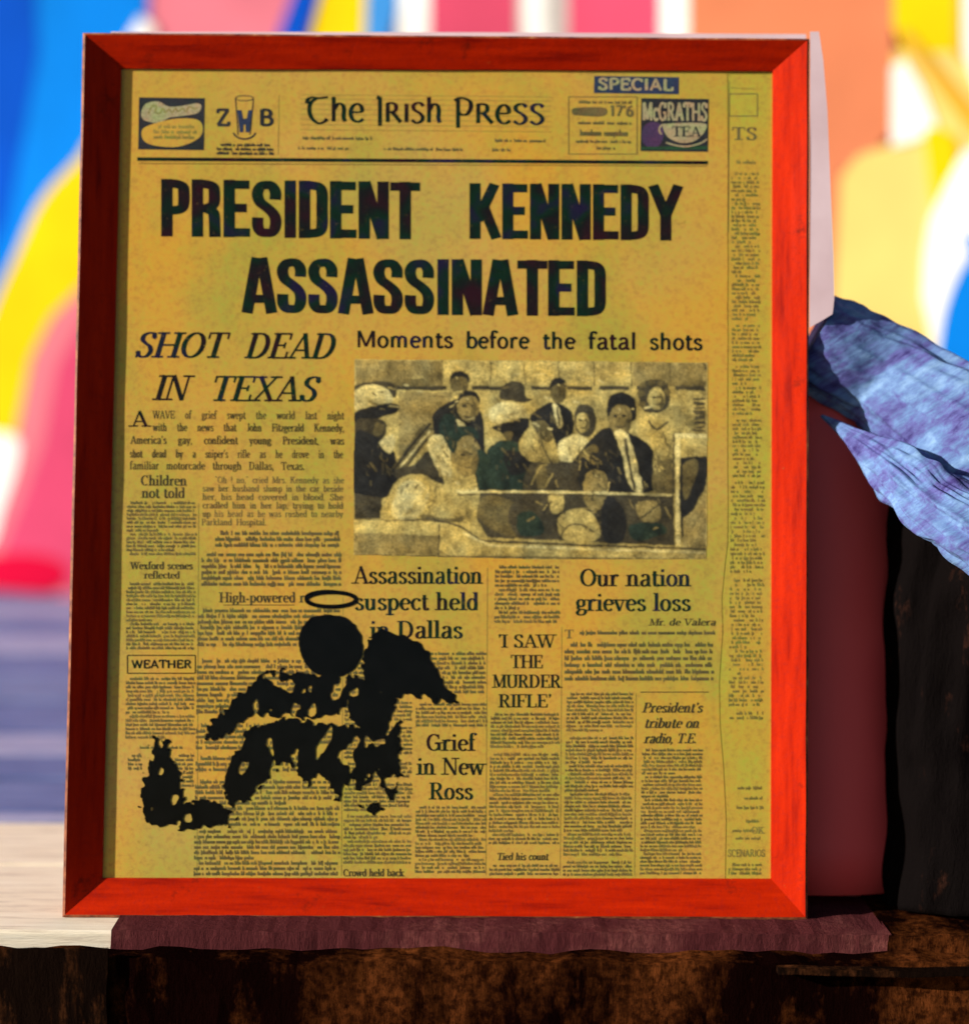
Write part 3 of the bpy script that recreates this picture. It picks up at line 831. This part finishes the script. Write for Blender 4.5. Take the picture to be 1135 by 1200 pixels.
# --- lead paragraph
F = Flat(); text(F, 'A', 154, 174, 500, 18.5, 'bold'); out(F, 'drop_capital', m_ink)
F = Flat()
for s, a, b, y in (('WAVE of grief swept the world last night', 179, 403, 490.5), ('with the news that John Fitzgerald Kennedy,', 179, 403, 505),
                   ("America's gay, confident young President, was", 153, 403, 520), ("shot dead by a sniper's rifle as he drove in the", 152, 402, 536),
                   ('familiar motorcade through Dallas, Texas.', 152, 357, 550)):
    words(F, s, a, b, y, 9.3, 'light', gap=1.6 if y < 545 else 1.0)
out(F, 'lead_paragraph', m_ink25)
F = Flat()
for i, (s, a, b) in enumerate((('"Oh ! no," cried Mrs. Kennedy as she', 252, 403), ('saw her husband slump in the car beside', 237, 402), ('her, his head covered in blood. She', 237, 402),
                     ('cradled him in her lap, trying to hold', 237, 402), ('up his head as he was rushed to nearby', 237, 402), ('Parkland Hospital.', 236, 312))):
    words(F, s, a, b, 566 + i * 9.9, 7.6, 'light', gap=.6)
body(F, 252, 620, 402, 642, 6.9, .5, par=(3, 3), gaps=False); body(F, 236, 645, 401, 688, 6.9, .5, par=(9, 9), gaps=False)
out(F, 'text_column', m_ink3)
F = Flat(); text(F, 'Children', 165, 219, 569, 12, 'serif'); text(F, 'not told', 166, 217, 583.5, 12, 'serif'); out(F, 'crossheading', m_ink25)
F = Flat(); text(F, 'Wexford scenes', 153, 226, 667, 8.5, 'bold'); text(F, 'reflected', 169, 211, 678, 8.5, 'serif'); out(F, 'crossheading', m_ink25)
F = Flat(); text(F, 'High-powered r', 257, 357, 706, 12, 'serif')
F.line([(262, 709), (345, 709)], .8)
out(F, 'crossheading', m_ink25)
# --- big serif headings
F = Flat(); text(F, 'Assassination', 414, 565, 684, 20.5, 'serif'); text(F, 'suspect held', 415, 561, 715, 20.5, 'serif'); text(F, 'in Dallas', 433, 542, 748, 20.5, 'serif'); out(F, 'column_heading', m_ink2)
F = Flat(); text(F, 'Our nation', 679, 809, 687, 20.5, 'serif'); text(F, 'grieves loss', 674, 809, 716, 20.5, 'serif'); out(F, 'column_heading', m_ink2)
F = Flat()
for s, a, b, y in (("'I SAW", 583, 650, 759), ('THE', 598, 636, 783), ('MURDER', 577, 657, 806), ("RIFLE'", 584, 646, 829)): text(F, s, a, b, y, 15.5, 'serif')
out(F, 'column_heading', m_ink2)
F = Flat()
for s, a, b, y in (('Grief', 499, 557, 880), ('in New', 488, 568, 908), ('Ross', 503, 554, 937)): text(F, s, a, b, y, 20, 'serif')
out(F, 'column_heading', m_ink2)
F = Flat()
for s, a, b, y in (("President's", 752, 822, 835), ('tribute on', 754, 818, 853), ('radio, T.E.', 754, 815, 871)): text(F, s, a, b, y, 11.5, 'bold', ital=.28)
F.line([(750, 811), (830, 811)], 1.0); out(F, 'column_heading', m_ink25, 'slanted heading about a radio tribute')
F = Flat(); F.frame(149.5, 768, 229, 789, 1.2); text(F, 'WEATHER', 154, 225, 783, 9.5, 'heavy'); out(F, 'boxed_heading', m_ink2)
F = Flat(); text(F, 'Mr. de Valera', 760, 838, 733, 8, 'bold', ital=.2); out(F, 'byline', m_ink25)
F = Flat(); text(F, 'Tied his count', 582, 642, 1008, 8.5, 'bold', ital=.1); out(F, 'crossheading', m_ink25)
F = Flat(); text(F, 'Crowd held back', 402, 473, 1027, 8.5, 'bold'); out(F, 'crossheading', m_ink25)
F = Flat(); text(F, 'T', 661, 672, 748, 10, 'serif'); body(F, 673, 737, 838, 750, 6.6, .5, gaps=False, par=(9, 9)); body(F, 661, 750, 836, 804, 7.9, .46, gaps=False, par=(20, 20)); body(F, 661, 800, 745, 806, 6); out(F, 'text_column', m_ink3)
# --- small type columns
cols = [(149, 586, 231, 652, 4.6, 148, 231), (148, 681, 229, 765, 4.7, 148, 229), (148, 792, 229, 868, 4.9, 147, 229),
        (160, 873, 215, 880, 4.5, None, None), (205, 882, 228, 925, 5, None, None), (150, 882, 168, 905, 5, None, None),
        (232, 711, 400, 768, 6.6, 231, 400), (231, 770, 400, 842, 6.6, 230, 399), (230, 846, 400, 908, 6.4, 229, 399), (229, 912, 399, 968, 6.2, 228, 398),
        (228, 970, 399, 1027, 6.2, 227, 398), (405, 762, 570, 816, 5.6, 404, 570), (404, 820, 484, 1014, 4.9, 402, 482), (487, 822, 571, 856, 4.9, None, None),
        (487, 943, 570, 1027, 4.7, 486, 569), (580, 661, 656, 730, 5.3, 579, 656), (575, 834, 656, 992, 4.7, 572, 655), (573, 1011, 655, 1027, 4.8, None, None),
        (664, 810, 742, 1028, 4.7, 659, 741), (752, 876, 824, 1028, 4.5, 749, 822)]
for c in cols:
    F = Flat(); body(F, *c[:5], x0b=c[5], x1b=c[6]); out(F, 'text_column', m_ink3)
F = Flat(D_P - .00008); 
for x, y0, y1 in ((327, 112, 182), (402, 700, 1026), (233, 590, 1026), (571, 665, 1026), (658, 735, 1026), (745, 812, 1026)):
    F = Flat(D_P - .00008); F.line([(x, y0), (x - (2 if y1 > 900 else 1), y1)], .6); out(F, 'column_rule', m_ink4)

# --- inner page strip
F = Flat(.01324 - .00006)
F.frame(854, 110, 887, 136, 1.2); F.line([(854, 95), (853, 272)], .8); text(F, 'TS', 857, 887, 164, 15, 'bold')
F.line([(856, 103), (884, 104)], .6)
out(F, 'page_letters', m_ink3, None, inner)
F = Flat(.01324 - .00006)
body(F, 857, 186, 888, 196, 6); body(F, 856, 200, 890, 560, 5.0, x0b=858, x1b=892, dens=.75); body(F, 856, 562, 896, 845, 5.2, dens=.7, x0b=853, x1b=895)
for y in (925, 937, 948, 964, 975, 984): body(F, 853 + random.randint(0, 16), y - 5, 894, y + .5, 5)
text(F, 'OK', 880, 895, 977, 8, 'bold'); text(F, 'SCENARIOS', 852, 896, 1004, 8.5, 'sans'); body(F, 853, 1010, 893, 1028, 5)
out(F, 'text_column', m_ink4, None, inner)
for nm in ():
    pass

# --- the printed photograph of a roadside crowd behind an open car
Z = 2.522
class Tone:
    """a printed grey-tone picture: shapes are laid down as soft ink tones on a fine grid of the sheet"""
    X0, Y0, W, H, K = 412, 416, 420, 246, 1.25
    C = np.array([(.016, .015, .012), (.055, .045, .022), (.13, .10, .033), (.28, .21, .064), (.46, .35, .10), (.62, .51, .19), (.020, .034, .020)])
    def __init__(s):
        s.nx, s.ny = int(s.W * s.K), int(s.H * s.K)
        s.a = np.tile(s.C[4], (s.ny, s.nx, 1)).astype(float)
        s.cov = np.zeros((s.ny, s.nx), bool)
        rs = np.random.RandomState(5); s.rs = rs
        def smooth(cell):
            g = rs.rand(s.ny // cell + 3, s.nx // cell + 3); yy = np.arange(s.ny) / cell; xx = np.arange(s.nx) / cell
            yi = yy.astype(int); xi = xx.astype(int); fy = (yy - yi)[:, None]; fx = (xx - xi)[None, :]
            fy = fy * fy * (3 - 2 * fy); fx = fx * fx * (3 - 2 * fx)
            return (g[yi][:, xi] * (1 - fy) * (1 - fx) + g[yi + 1][:, xi] * fy * (1 - fx) + g[yi][:, xi + 1] * (1 - fy) * fx + g[yi + 1][:, xi + 1] * fy * fx) - .5
        s.sm = smooth
        s.n1 = smooth(14) + .6 * smooth(6) + .35 * smooth(3)
    def mask(s, P, x0, x1, y0, y1, wob=None):
        X, Y = np.meshgrid(np.arange(x0, x1) + .5, np.arange(y0, y1) + .5)
        if wob is not None: X = X + wob[0][y0:y1, x0:x1]; Y = Y + wob[1][y0:y1, x0:x1]
        m = np.zeros(X.shape, bool); n_ = len(P)
        for k in range(n_):
            xa, ya = P[k]; xb, yb_ = P[(k + 1) % n_]
            if ya == yb_: continue
            c = (ya > Y) != (yb_ > Y)
            m ^= c & (X < (xb - xa) * (Y - ya) / (yb_ - ya) + xa)
        return m
    def poly(s, pts, t=0, soft=None):
        P = [((x - s.X0) * s.K, (y - s.Y0) * s.K) for x, y in pts]
        xs = [p[0] for p in P]; ys = [p[1] for p in P]
        x0, x1 = max(0, int(min(xs)) - 3), min(s.nx, int(max(xs)) + 4); y0, y1 = max(0, int(min(ys)) - 3), min(s.ny, int(max(ys)) + 4)
        if x1 <= x0 or y1 <= y0: return
        if not hasattr(s, 'wob'): s.wob = (s.sm(9) * 1.6 + s.sm(4) * 1.2, s.sm(9) * 1.3 + s.sm(4) * 1.0)
        m = s.mask(P, x0, x1, y0, y1, s.wob).astype(float)
        for _ in range(1 if (max(xs) - min(xs)) < 10 else 2):
            q = np.pad(m, 1, mode='edge'); m = (q[:-2, 1:-1] + q[2:, 1:-1] + q[1:-1, :-2] + q[1:-1, 2:] + 2 * q[1:-1, 1:-1]) / 6
        w_, h_ = x1 - x0, y1 - y0
        gx = (np.arange(w_) / w_ - .5)[None, :]; gy = (np.arange(h_) / h_ - .5)[:, None]
        big = min(1.0, max(w_, h_) / 30.0)
        sh = 1 + big * (-.45 * gx - .35 * gy) + .8 * s.n1[y0:y1, x0:x1] * (0.4 + .6 * big)
        col = s.C[t][None, None, :] * np.clip(sh, .35, 1.9)[:, :, None]
        s.a[y0:y1, x0:x1] = s.a[y0:y1, x0:x1] * (1 - m[:, :, None]) + col * m[:, :, None]
    def line(s, pts, w_, t=0):
        L = []; R_2 = []
        for i_, p in enumerate(pts):
            a = pts[max(i_ - 1, 0)]; c = pts[min(i_ + 1, len(pts) - 1)]
            dx, dy = c[0] - a[0], c[1] - a[1]; h = math.hypot(dx, dy) or 1; ww = max(w_, .9) / 2
            L.append((p[0] - dy / h * ww, p[1] + dx / h * ww)); R_2.append((p[0] + dy / h * ww, p[1] - dx / h * ww))
        s.poly(L + R_2[::-1], t)
    def build(s, name, outline):
        g = s.rs.normal(0, 1, (s.ny, s.nx)); q = np.pad(g, 1, mode='edge')
        g = (g + .5 * (q[:-2, 1:-1] + q[2:, 1:-1] + q[1:-1, :-2] + q[1:-1, 2:])) / 1.4
        a = s.a * np.clip(1 + .17 * g, .4, 1.7)[:, :, None]
        hue = (s.sm(26) + .5 * s.sm(9))[:, :, None]
        a = a * (1 + hue * np.array([.16, .02, -.3])[None, None, :]) + .006
        P = [((x - s.X0) * s.K, (y - s.Y0) * s.K) for x, y in outline]
        inside = s.mask(P, 0, s.nx, 0, s.ny)
        idx = np.arange((s.nx + 1) * (s.ny + 1)).reshape(s.ny + 1, s.nx + 1)
        yy, xx = np.mgrid[0:s.ny + 1, 0:s.nx + 1]
        V = fr(xx.ravel() / s.K + s.X0, yy.ravel() / s.K + s.Y0, np.full(xx.size, D_P - .00015))
        f = np.stack([idx[:-1, :-1], idx[1:, :-1], idx[1:, 1:], idx[:-1, 1:]], -1)[inside]
        cols_ = a[inside]
        used, inv = np.unique(f, return_inverse=True)
        f = inv.reshape(-1, 4)
        me = bpy.data.meshes.new(name)
        me.vertices.add(len(used)); me.vertices.foreach_set('co', V[used].ravel())
        me.loops.add(f.size); me.loops.foreach_set('vertex_index', f.ravel())
        me.polygons.add(len(f)); me.polygons.foreach_set('loop_start', np.arange(0, f.size, 4)); me.polygons.foreach_set('loop_total', np.full(len(f), 4))
        me.update(calc_edges=True)
        at_ = me.color_attributes.new('ink', 'FLOAT_COLOR', 'CORNER')
        # corner tones averaged from the neighbouring cells
        pa = np.pad(a, ((1, 1), (1, 1), (0, 0)), mode='edge')
        vc = (pa[:-1, :-1] + pa[1:, :-1] + pa[:-1, 1:] + pa[1:, 1:]) / 4
        vc = vc.reshape(-1, 3)[used][f.ravel()]
        at_.data.foreach_set('color', np.concatenate([vc, np.ones((len(vc), 1))], 1).ravel())
        n = NT('printed_tones', .75, .05)
        vcn = n.t.nodes.new('ShaderNodeVertexColor'); vcn.layer_name = 'ink'
        n.base(vcn.outputs[0])
        me.materials.append(n.m)
        return link(bpy.data.objects.new(name, me), paper)
F = Tone()
def zp(pts): return [(400 + x / Z, 370 + y / Z + 0.0) for x, y in pts]
def G(t, *a, sm=True):
    pts = [(a[i], a[i + 1]) for i in range(0, len(a), 2)]
    F.poly(catmull(zp(pts), True, 4) if sm else zp(pts), t)
def GL(t, w_, *a): F.line(catmull(zp([(a[i], a[i + 1]) for i in range(0, len(a), 2)]), False, 4), w_ / Z, t)
def EL(t, cx, cy, rx, ry): F.poly(zp(ell(cx, cy, rx, ry, 0, 360, 20)[:-1]), t)
K_, DK, MD, GR, LT, WH, GN = range(7)
G(LT, 40, 128, 1080, 138, 1076, 728, 34, 706, sm=False)
G(GR, 42, 130, 300, 132, 300, 210, 42, 208, sm=False)
G(GR, 860, 138, 1078, 140, 1078, 210, 860, 208, sm=False)
for x in (185, 265, 440, 540, 640, 745, 855, 970): GL(MD, 3, x, 134, x + 2, 210)
for a, b in ((160, 310), (385, 480), (560, 620), (665, 740), (760, 850), (870, 885), (985, 1075)): G(DK, a, 207, b, 208, b, 221, a, 219, sm=False)
G(GR, 170, 225, 330, 225, 300, 330, 170, 470, sm=False)
# left officer
G(DK, 42, 205, 100, 195, 155, 200, 160, 240, 120, 232, 42, 240); EL(WH, 90, 248, 62, 45)
G(K_, 40, 285, 110, 262, 168, 262, 165, 285, 120, 300, 90, 320, 42, 322); G(DK, 42, 310, 110, 305, 135, 325, 120, 365, 60, 370, 42, 360)
G(MD, 100, 320, 128, 322, 118, 352, 96, 352); G(K_, 38, 350, 90, 350, 150, 390, 165, 450, 150, 530, 38, 530)
G(WH, 112, 375, 150, 350, 158, 385, 140, 405); G(DK, 38, 525, 120, 540, 122, 600, 38, 600, sm=False)
G(MD, 150, 450, 240, 320, 272, 335, 180, 465, sm=False); GL(K_, 7, 155, 455, 210, 380, 262, 318); GL(WH, 6, 172, 452, 225, 385, 262, 340); GL(K_, 5, 185, 462, 240, 380, 272, 352)
G(DK, 160, 455, 215, 440, 260, 400, 300, 480, 305, 525, 240, 500, 170, 490)
# men at the back left
EL(MD, 348, 200, 29, 36); G(K_, 318, 195, 325, 170, 350, 163, 376, 175, 378, 200, 365, 182, 335, 182)
G(K_, 268, 300, 300, 265, 345, 245, 385, 262, 418, 300, 412, 420, 330, 430, 285, 380)
EL(GR, 375, 268, 32, 46); G(K_, 343, 262, 348, 230, 375, 220, 404, 232, 408, 262, 395, 240, 358, 240)
for dx in (362, 388): EL(DK, dx, 266, 8, 6)
GL(DK, 5, 362, 296, 376, 299, 388, 295); G(GN, 292, 305, 340, 290, 350, 345, 330, 400, 296, 380); G(K_, 380, 320, 415, 310, 425, 480, 400, 500)
G(WH, 340, 305, 362, 318, 372, 345, 350, 335)
# seated man in the car
G(WH, 255, 370, 290, 350, 320, 400, 325, 470, 300, 470, 270, 430); EL(GR, 368, 415, 44, 62); G(GN, 318, 385, 320, 345, 350, 325, 395, 335, 405, 365, 375, 352, 345, 372, 332, 410)
EL(DK, 358, 412, 7, 4); EL(DK, 386, 410, 7, 4); GL(DK, 4, 362, 446, 376, 449, 388, 445)
G(LT, 118, 605, 140, 530, 175, 480, 240, 470, 300, 500, 345, 475, 400, 510, 405, 560, 350, 610, 240, 612); G(WH, 150, 560, 180, 495, 235, 490, 260, 540, 220, 600, 160, 600)
G(MD, 240, 585, 320, 600, 360, 590, 350, 612, 250, 612); G(GN, 395, 400, 435, 420, 440, 520, 405, 520)
# second officer
EL(WH, 493, 292, 58, 38); G(DK, 468, 245, 475, 208, 500, 194, 535, 200, 545, 240, 566, 248, 540, 258, 505, 252)
G(K_, 445, 328, 500, 312, 550, 300, 552, 340, 540, 375, 500, 372, 470, 345); G(MD, 478, 345, 505, 345, 500, 368, 485, 366)
G(GN, 430, 400, 470, 370, 520, 375, 560, 410, 590, 470, 560, 522, 450, 520, 425, 470); G(K_, 480, 400, 540, 410, 560, 450, 500, 470)
# young man in suit
EL(MD, 640, 224, 24, 36); G(K_, 615, 215, 620, 190, 645, 182, 664, 195, 664, 212, 640, 203); G(K_, 555, 305, 585, 272, 625, 255, 672, 275, 685, 305, 682, 350, 640, 420, 600, 350)
G(WH, 622, 262, 640, 268, 655, 320, 640, 330); GL(K_, 5, 636, 268, 645, 330); G(LT, 540, 345, 600, 315, 640, 400, 640, 445, 560, 430, 525, 395); G(MD, 560, 320, 600, 312, 625, 360, 600, 372)
GL(DK, 4, 575, 330, 600, 400, 625, 440)
# woman in headscarf
G(DK, 690, 330, 690, 280, 712, 260, 745, 275, 752, 320, 735, 358, 705, 350); EL(LT, 712, 315, 19, 30); EL(K_, 705, 308, 5, 3); EL(K_, 722, 308, 5, 3); GL(DK, 3, 706, 332, 718, 332)
G(WH, 640, 380, 690, 350, 725, 365, 745, 400, 700, 450, 655, 450)
# man with tie
G(K_, 640, 470, 690, 420, 740, 360, 790, 330, 880, 360, 920, 400, 928, 470, 905, 525, 700, 525); EL(GR, 822, 300, 36, 52)
G(K_, 785, 300, 786, 255, 800, 232, 840, 228, 868, 250, 872, 300, 856, 312, 852, 275, 820, 262, 800, 272)
EL(K_, 808, 296, 7, 4); EL(K_, 834, 296, 7, 4); GL(DK, 4, 812, 328, 824, 330, 836, 327); GL(DK, 3, 821, 300, 819, 316)
G(WH, 805, 345, 845, 350, 880, 470, 890, 525, 850, 500, 825, 400); GL(DK, 9, 838, 362, 848, 430, 866, 515)
G(MD, 700, 420, 740, 380, 760, 400, 730, 450)
# curly haired spectator
G(DK, 878, 250, 880, 210, 905, 190, 945, 192, 968, 215, 968, 260, 950, 282, 900, 285); EL(LT, 930, 244, 25, 34)
for a, b in ((890, 205), (915, 196), (945, 200), (962, 225), (884, 230), (888, 262)): EL(MD, a, b, 12, 9)
EL(K_, 922, 240, 4, 3); EL(K_, 942, 240, 4, 3); GL(DK, 3, 922, 260, 934, 263, 943, 259)
G(LT, 862, 330, 885, 300, 930, 290, 975, 305, 995, 350, 990, 520, 925, 520, 920, 400, 880, 360); GL(DK, 8, 905, 308, 930, 335, 965, 312); GL(MD, 4, 985, 340, 960, 430, 950, 520); G(MD, 925, 440, 985, 430, 985, 520, 925, 520)
# dark middle distance, cameras
G(DK, 555, 440, 600, 435, 700, 440, 700, 525, 545, 525); G(MD, 575, 450, 600, 440, 612, 500, 580, 510); GL(LT, 3, 560, 500, 585, 450, 610, 440); GL(LT, 3, 600, 510, 625, 465)
# front passenger
G(K_, 700, 470, 705, 425, 740, 405, 785, 415, 800, 460, 795, 520, 830, 560, 840, 660, 760, 660, 720, 560); EL(GR, 750, 500, 36, 52); G(K_, 712, 470, 730, 440, 775, 440, 788, 470, 750, 455)
EL(K_, 738, 496, 6, 4); EL(K_, 762, 496, 6, 4); GL(DK, 4, 742, 526, 762, 526)
# creases of cloth, shaded cheeks, highlights
def folds(ts, cx, cy, rx, ry, n_, ang=70):
    for _ in range(n_):
        a = random.uniform(0, 6.28); r = math.sqrt(random.random())
        x, y = cx + rx * r * math.cos(a), cy + ry * r * math.sin(a)
        th = math.radians(ang + random.uniform(-35, 35)); l = random.uniform(8, 34)
        GL(random.choice(ts), random.uniform(2, 6), x, y, x + l * .5 * math.cos(th) + random.uniform(-3, 3), y + l * .5 * math.sin(th), x + l * math.cos(th), y + l * math.sin(th))
folds((DK, MD), 95, 430, 45, 70, 16); folds((DK, MD), 350, 330, 55, 70, 14); folds((MD, GR, LT), 240, 530, 80, 55, 26, 120)
folds((DK, MD, GN), 500, 440, 60, 65, 18); folds((DK, MD), 630, 320, 45, 45, 10); folds((GR, MD), 570, 375, 35, 45, 12)
folds((GR, LT, MD), 695, 405, 40, 35, 14); folds((DK, MD, DK), 770, 440, 70, 65, 22); folds((GR, LT, MD), 950, 400, 35, 80, 22); folds((GR, MD), 300, 420, 30, 50, 8)
for cx, cy, rx, ry in ((352, 206, 13, 26), (385, 276, 14, 36), (384, 424, 20, 46), (650, 228, 10, 28), (720, 320, 9, 22), (838, 310, 17, 40), (768, 508, 18, 42), (940, 252, 11, 26)):
    G(MD, cx, cy - ry, cx + rx * .9, cy - ry * .5, cx + rx, cy + ry * .2, cx + rx * .4, cy + ry, cx - rx * .2, cy + ry * .5, cx + rx * .25, cy - ry * .2)
    GL(DK, 3, cx - rx * 1.6, cy - ry * .42, cx - rx * .9, cy - ry * .48, cx - rx * .3, cy - ry * .38); GL(WH, 4, cx - rx * 1.1, cy - ry * .9, cx - rx * .7, cy - ry * .75)
folds((GR, MD, LT), 95, 255, 50, 35, 8, 10); folds((GR, LT), 493, 292, 45, 26, 6, 10); folds((GR, WH, LT), 560, 250, 480, 100, 40, 5)
# car interior and glass
G(DK, 410, 520, 980, 530, 985, 680, 430, 655, 400, 600, sm=False); folds((MD, K_, GR), 700, 595, 270, 55, 60, 10); G(MD, 425, 530, 520, 560, 560, 650, 470, 645, 400, 590)
G(DK, 500, 560, 620, 545, 640, 640, 520, 650); G(GN, 520, 590, 570, 580, 600, 640, 530, 650); G(LT, 610, 530, 650, 520, 655, 570, 625, 585)
EL(GR, 750, 530, 34, 48); G(K_, 770, 560, 800, 530, 840, 590, 830, 665, 775, 665); G(LT, 640, 600, 690, 570, 745, 590, 760, 660, 660, 664); GL(DK, 5, 645, 660, 665, 625, 700, 615, 745, 640)
G(DK, 840, 540, 930, 535, 975, 560, 970, 640, 860, 660, 845, 600); G(GN, 850, 620, 930, 610, 960, 640, 870, 665); G(GR, 870, 560, 930, 548, 940, 600, 890, 610); GL(K_, 4, 880, 600, 930, 565, 960, 545)
for _ in range(26):
    x, y = random.uniform(560, 960), random.uniform(440, 640)
    GL(random.choice((K_, DK, GR, LT)), random.uniform(2, 5), x, y, x + random.uniform(-25, 25), y + random.uniform(5, 40))
GL(WH, 7, 340, 520, 600, 521, 975, 530); GL(DK, 3, 345, 528, 600, 529, 975, 538)
G(WH, 985, 348, 1078, 350, 1078, 362, 1000, 362, 1000, 680, 988, 682, sm=False); GL(DK, 4, 982, 350, 978, 520, 976, 675)
G(K_, 1003, 418, 1077, 415, 1076, 500, 1045, 560, 1012, 640, 1003, 640); G(MD, 1010, 440, 1055, 430, 1030, 520, 1012, 540); G(GR, 1010, 600, 1076, 540, 1074, 685, 1010, 685, sm=False)
G(LT, 1003, 362, 1078, 362, 1078, 415, 1003, 418, sm=False); GL(MD, 3, 1030, 640, 1074, 560); 
GL(WH, 9, 338, 490, 341, 498, 346, 494); GL(WH, 6, 395, 508, 400, 520)
# coachwork
G(LT, 36, 602, 360, 612, 390, 650, 440, 672, 1076, 692, 1076, 722, 34, 706, sm=False); G(GR, 36, 640, 290, 650, 290, 706, 34, 704, sm=False); GL(DK, 3, 290, 615, 286, 706)
GL(DK, 6, 250, 598, 350, 622, 400, 655, 470, 668, 1076, 690); GL(WH, 6, 360, 640, 430, 674, 520, 682, 1076, 700); GL(DK, 3, 36, 600, 180, 606, 250, 600)
G(MD, 36, 704, 860, 716, 860, 722, 36, 712, sm=False); GL(DK, 4, 870, 722, 905, 718, 940, 724); GL(DK, 5, 1072, 140, 1076, 160)
for _ in range(14): 
    y = random.uniform(240, 340); GL(DK, random.uniform(4, 9), 1045 + random.uniform(-10, 5), y, 1074, y + random.uniform(-4, 6))
o = F.build('printed_photograph', [(415.5, 421), (620, 422.5), (829, 425), (827.5, 655.5), (620, 655), (414, 650)])
o['label'] = 'brown grainy picture of a roadside crowd behind an open car'


# --- black stencil: a plain winged figure with a ring above its head
F = Flat(D_P - .00042, 1e-7)
F.line(ell(388, 702.5, 29, 8.5, 0, 360, 36), 5.0)
F.line(ell(384, 700.5, 26, 8.0, 150, 300, 16), 3.0)
SH = []
def S(*a):
    SH.append(catmull([(a[i], a[i + 1]) for i in range(0, len(a), 2)], True, 5))
S(350, 755, 352, 738, 364, 724, 386, 720, 408, 726, 422, 744, 424, 766, 414, 784, 396, 793, 372, 790, 356, 776)
S(424, 778, 432, 750, 446, 738, 462, 742, 478, 748, 494, 756, 508, 778, 520, 800, 536, 822, 522, 822, 516, 816, 510, 824, 498, 814, 490, 820, 478, 812, 466, 818, 448, 812, 430, 800)
S(300, 798, 322, 786, 350, 788, 376, 792, 410, 790, 440, 800, 462, 816, 468, 860, 466, 900, 456, 936, 440, 900, 428, 860, 400, 836, 366, 842, 336, 836, 318, 838)
S(330, 786, 300, 798, 270, 822, 244, 850, 242, 866, 262, 862, 284, 846, 306, 836, 330, 832, 352, 812)
S(286, 862, 304, 850, 340, 842, 380, 848, 420, 852, 446, 872, 440, 900, 420, 926, 404, 916, 396, 938, 386, 918, 372, 908, 360, 922, 346, 900, 330, 896, 310, 916, 290, 936, 272, 946, 262, 922, 270, 890)
S(178, 866, 196, 866, 198, 884, 208, 900, 214, 926, 214, 952, 204, 966, 176, 966, 166, 950, 166, 922, 172, 900, 178, 886)
S(206, 950, 222, 940, 244, 938, 262, 946, 276, 956, 268, 966, 244, 968, 220, 972, 204, 968)
S(455, 890, 464, 884, 468, 900, 461, 934, 455, 934, 454, 910)
S(418, 940, 428, 944, 440, 938, 448, 948, 440, 953, 426, 951)
SK = 1.35; SX, SY, SW, SHH = 140, 700, 410, 290
nx, ny = int(SW * SK), int(SHH * SK)
wx = np.zeros((ny, nx)); wy = np.zeros((ny, nx)); tear = np.zeros((ny, nx))
for r_ in range(ny):
    for c_ in range(nx):
        x, y = c_ / SK, r_ / SK
        nv = noise.noise_vector(Vector((x * .16, y * .16, 1.3))); n2 = noise.noise_vector(Vector((x * .5, y * .42, 7.7)))
        wx[r_, c_] = nv.x * 6 + n2.x * .7; wy[r_, c_] = nv.y * 6 + n2.y * .7
        tear[r_, c_] = noise.noise(Vector(((x + y * .5) * .060, (y - x * .45) * .036, 9.1))) + .30 * noise.noise(Vector((x * .16, y * .10, 5.5)))
full = np.zeros((ny, nx), bool)
for q, P_ in enumerate(SH):
    P2 = [((x - SX), (y - SY)) for x, y in P_]
    k_ = (.25, .55)[q] if q < 2 else 1.0      # the head is nearly whole
    X = np.arange(nx)[None, :] / SK + wx * k_; Y = np.arange(ny)[:, None] / SK + wy * k_
    m_ = np.zeros((ny, nx), bool)
    for a_, b_ in zip(P2, P2[1:] + P2[:1]):
        if a_[1] == b_[1]: continue
        m_ ^= ((a_[1] > Y) != (b_[1] > Y)) & (X < (b_[0] - a_[0]) * (Y - a_[1]) / (b_[1] - a_[1]) + a_[0])
    thr = 9 if q < 2 else (.50 if q == 5 else .33)
    full |= m_ & (tear < thr)
for r_ in range(ny):
    row = full[r_]; d_ = np.flatnonzero(np.diff(np.concatenate([[0], row.astype(int), [0]])))
    for a_, b_ in zip(d_[::2], d_[1::2]):
        F.k = 0
        F.rect(SX + a_ / SK, SY + r_ / SK, SX + b_ / SK, SY + (r_ + 1) / SK, 0)
out(F, 'stencil_figure', m_sten, 'ragged black stencilled winged figure with a ring over its head')
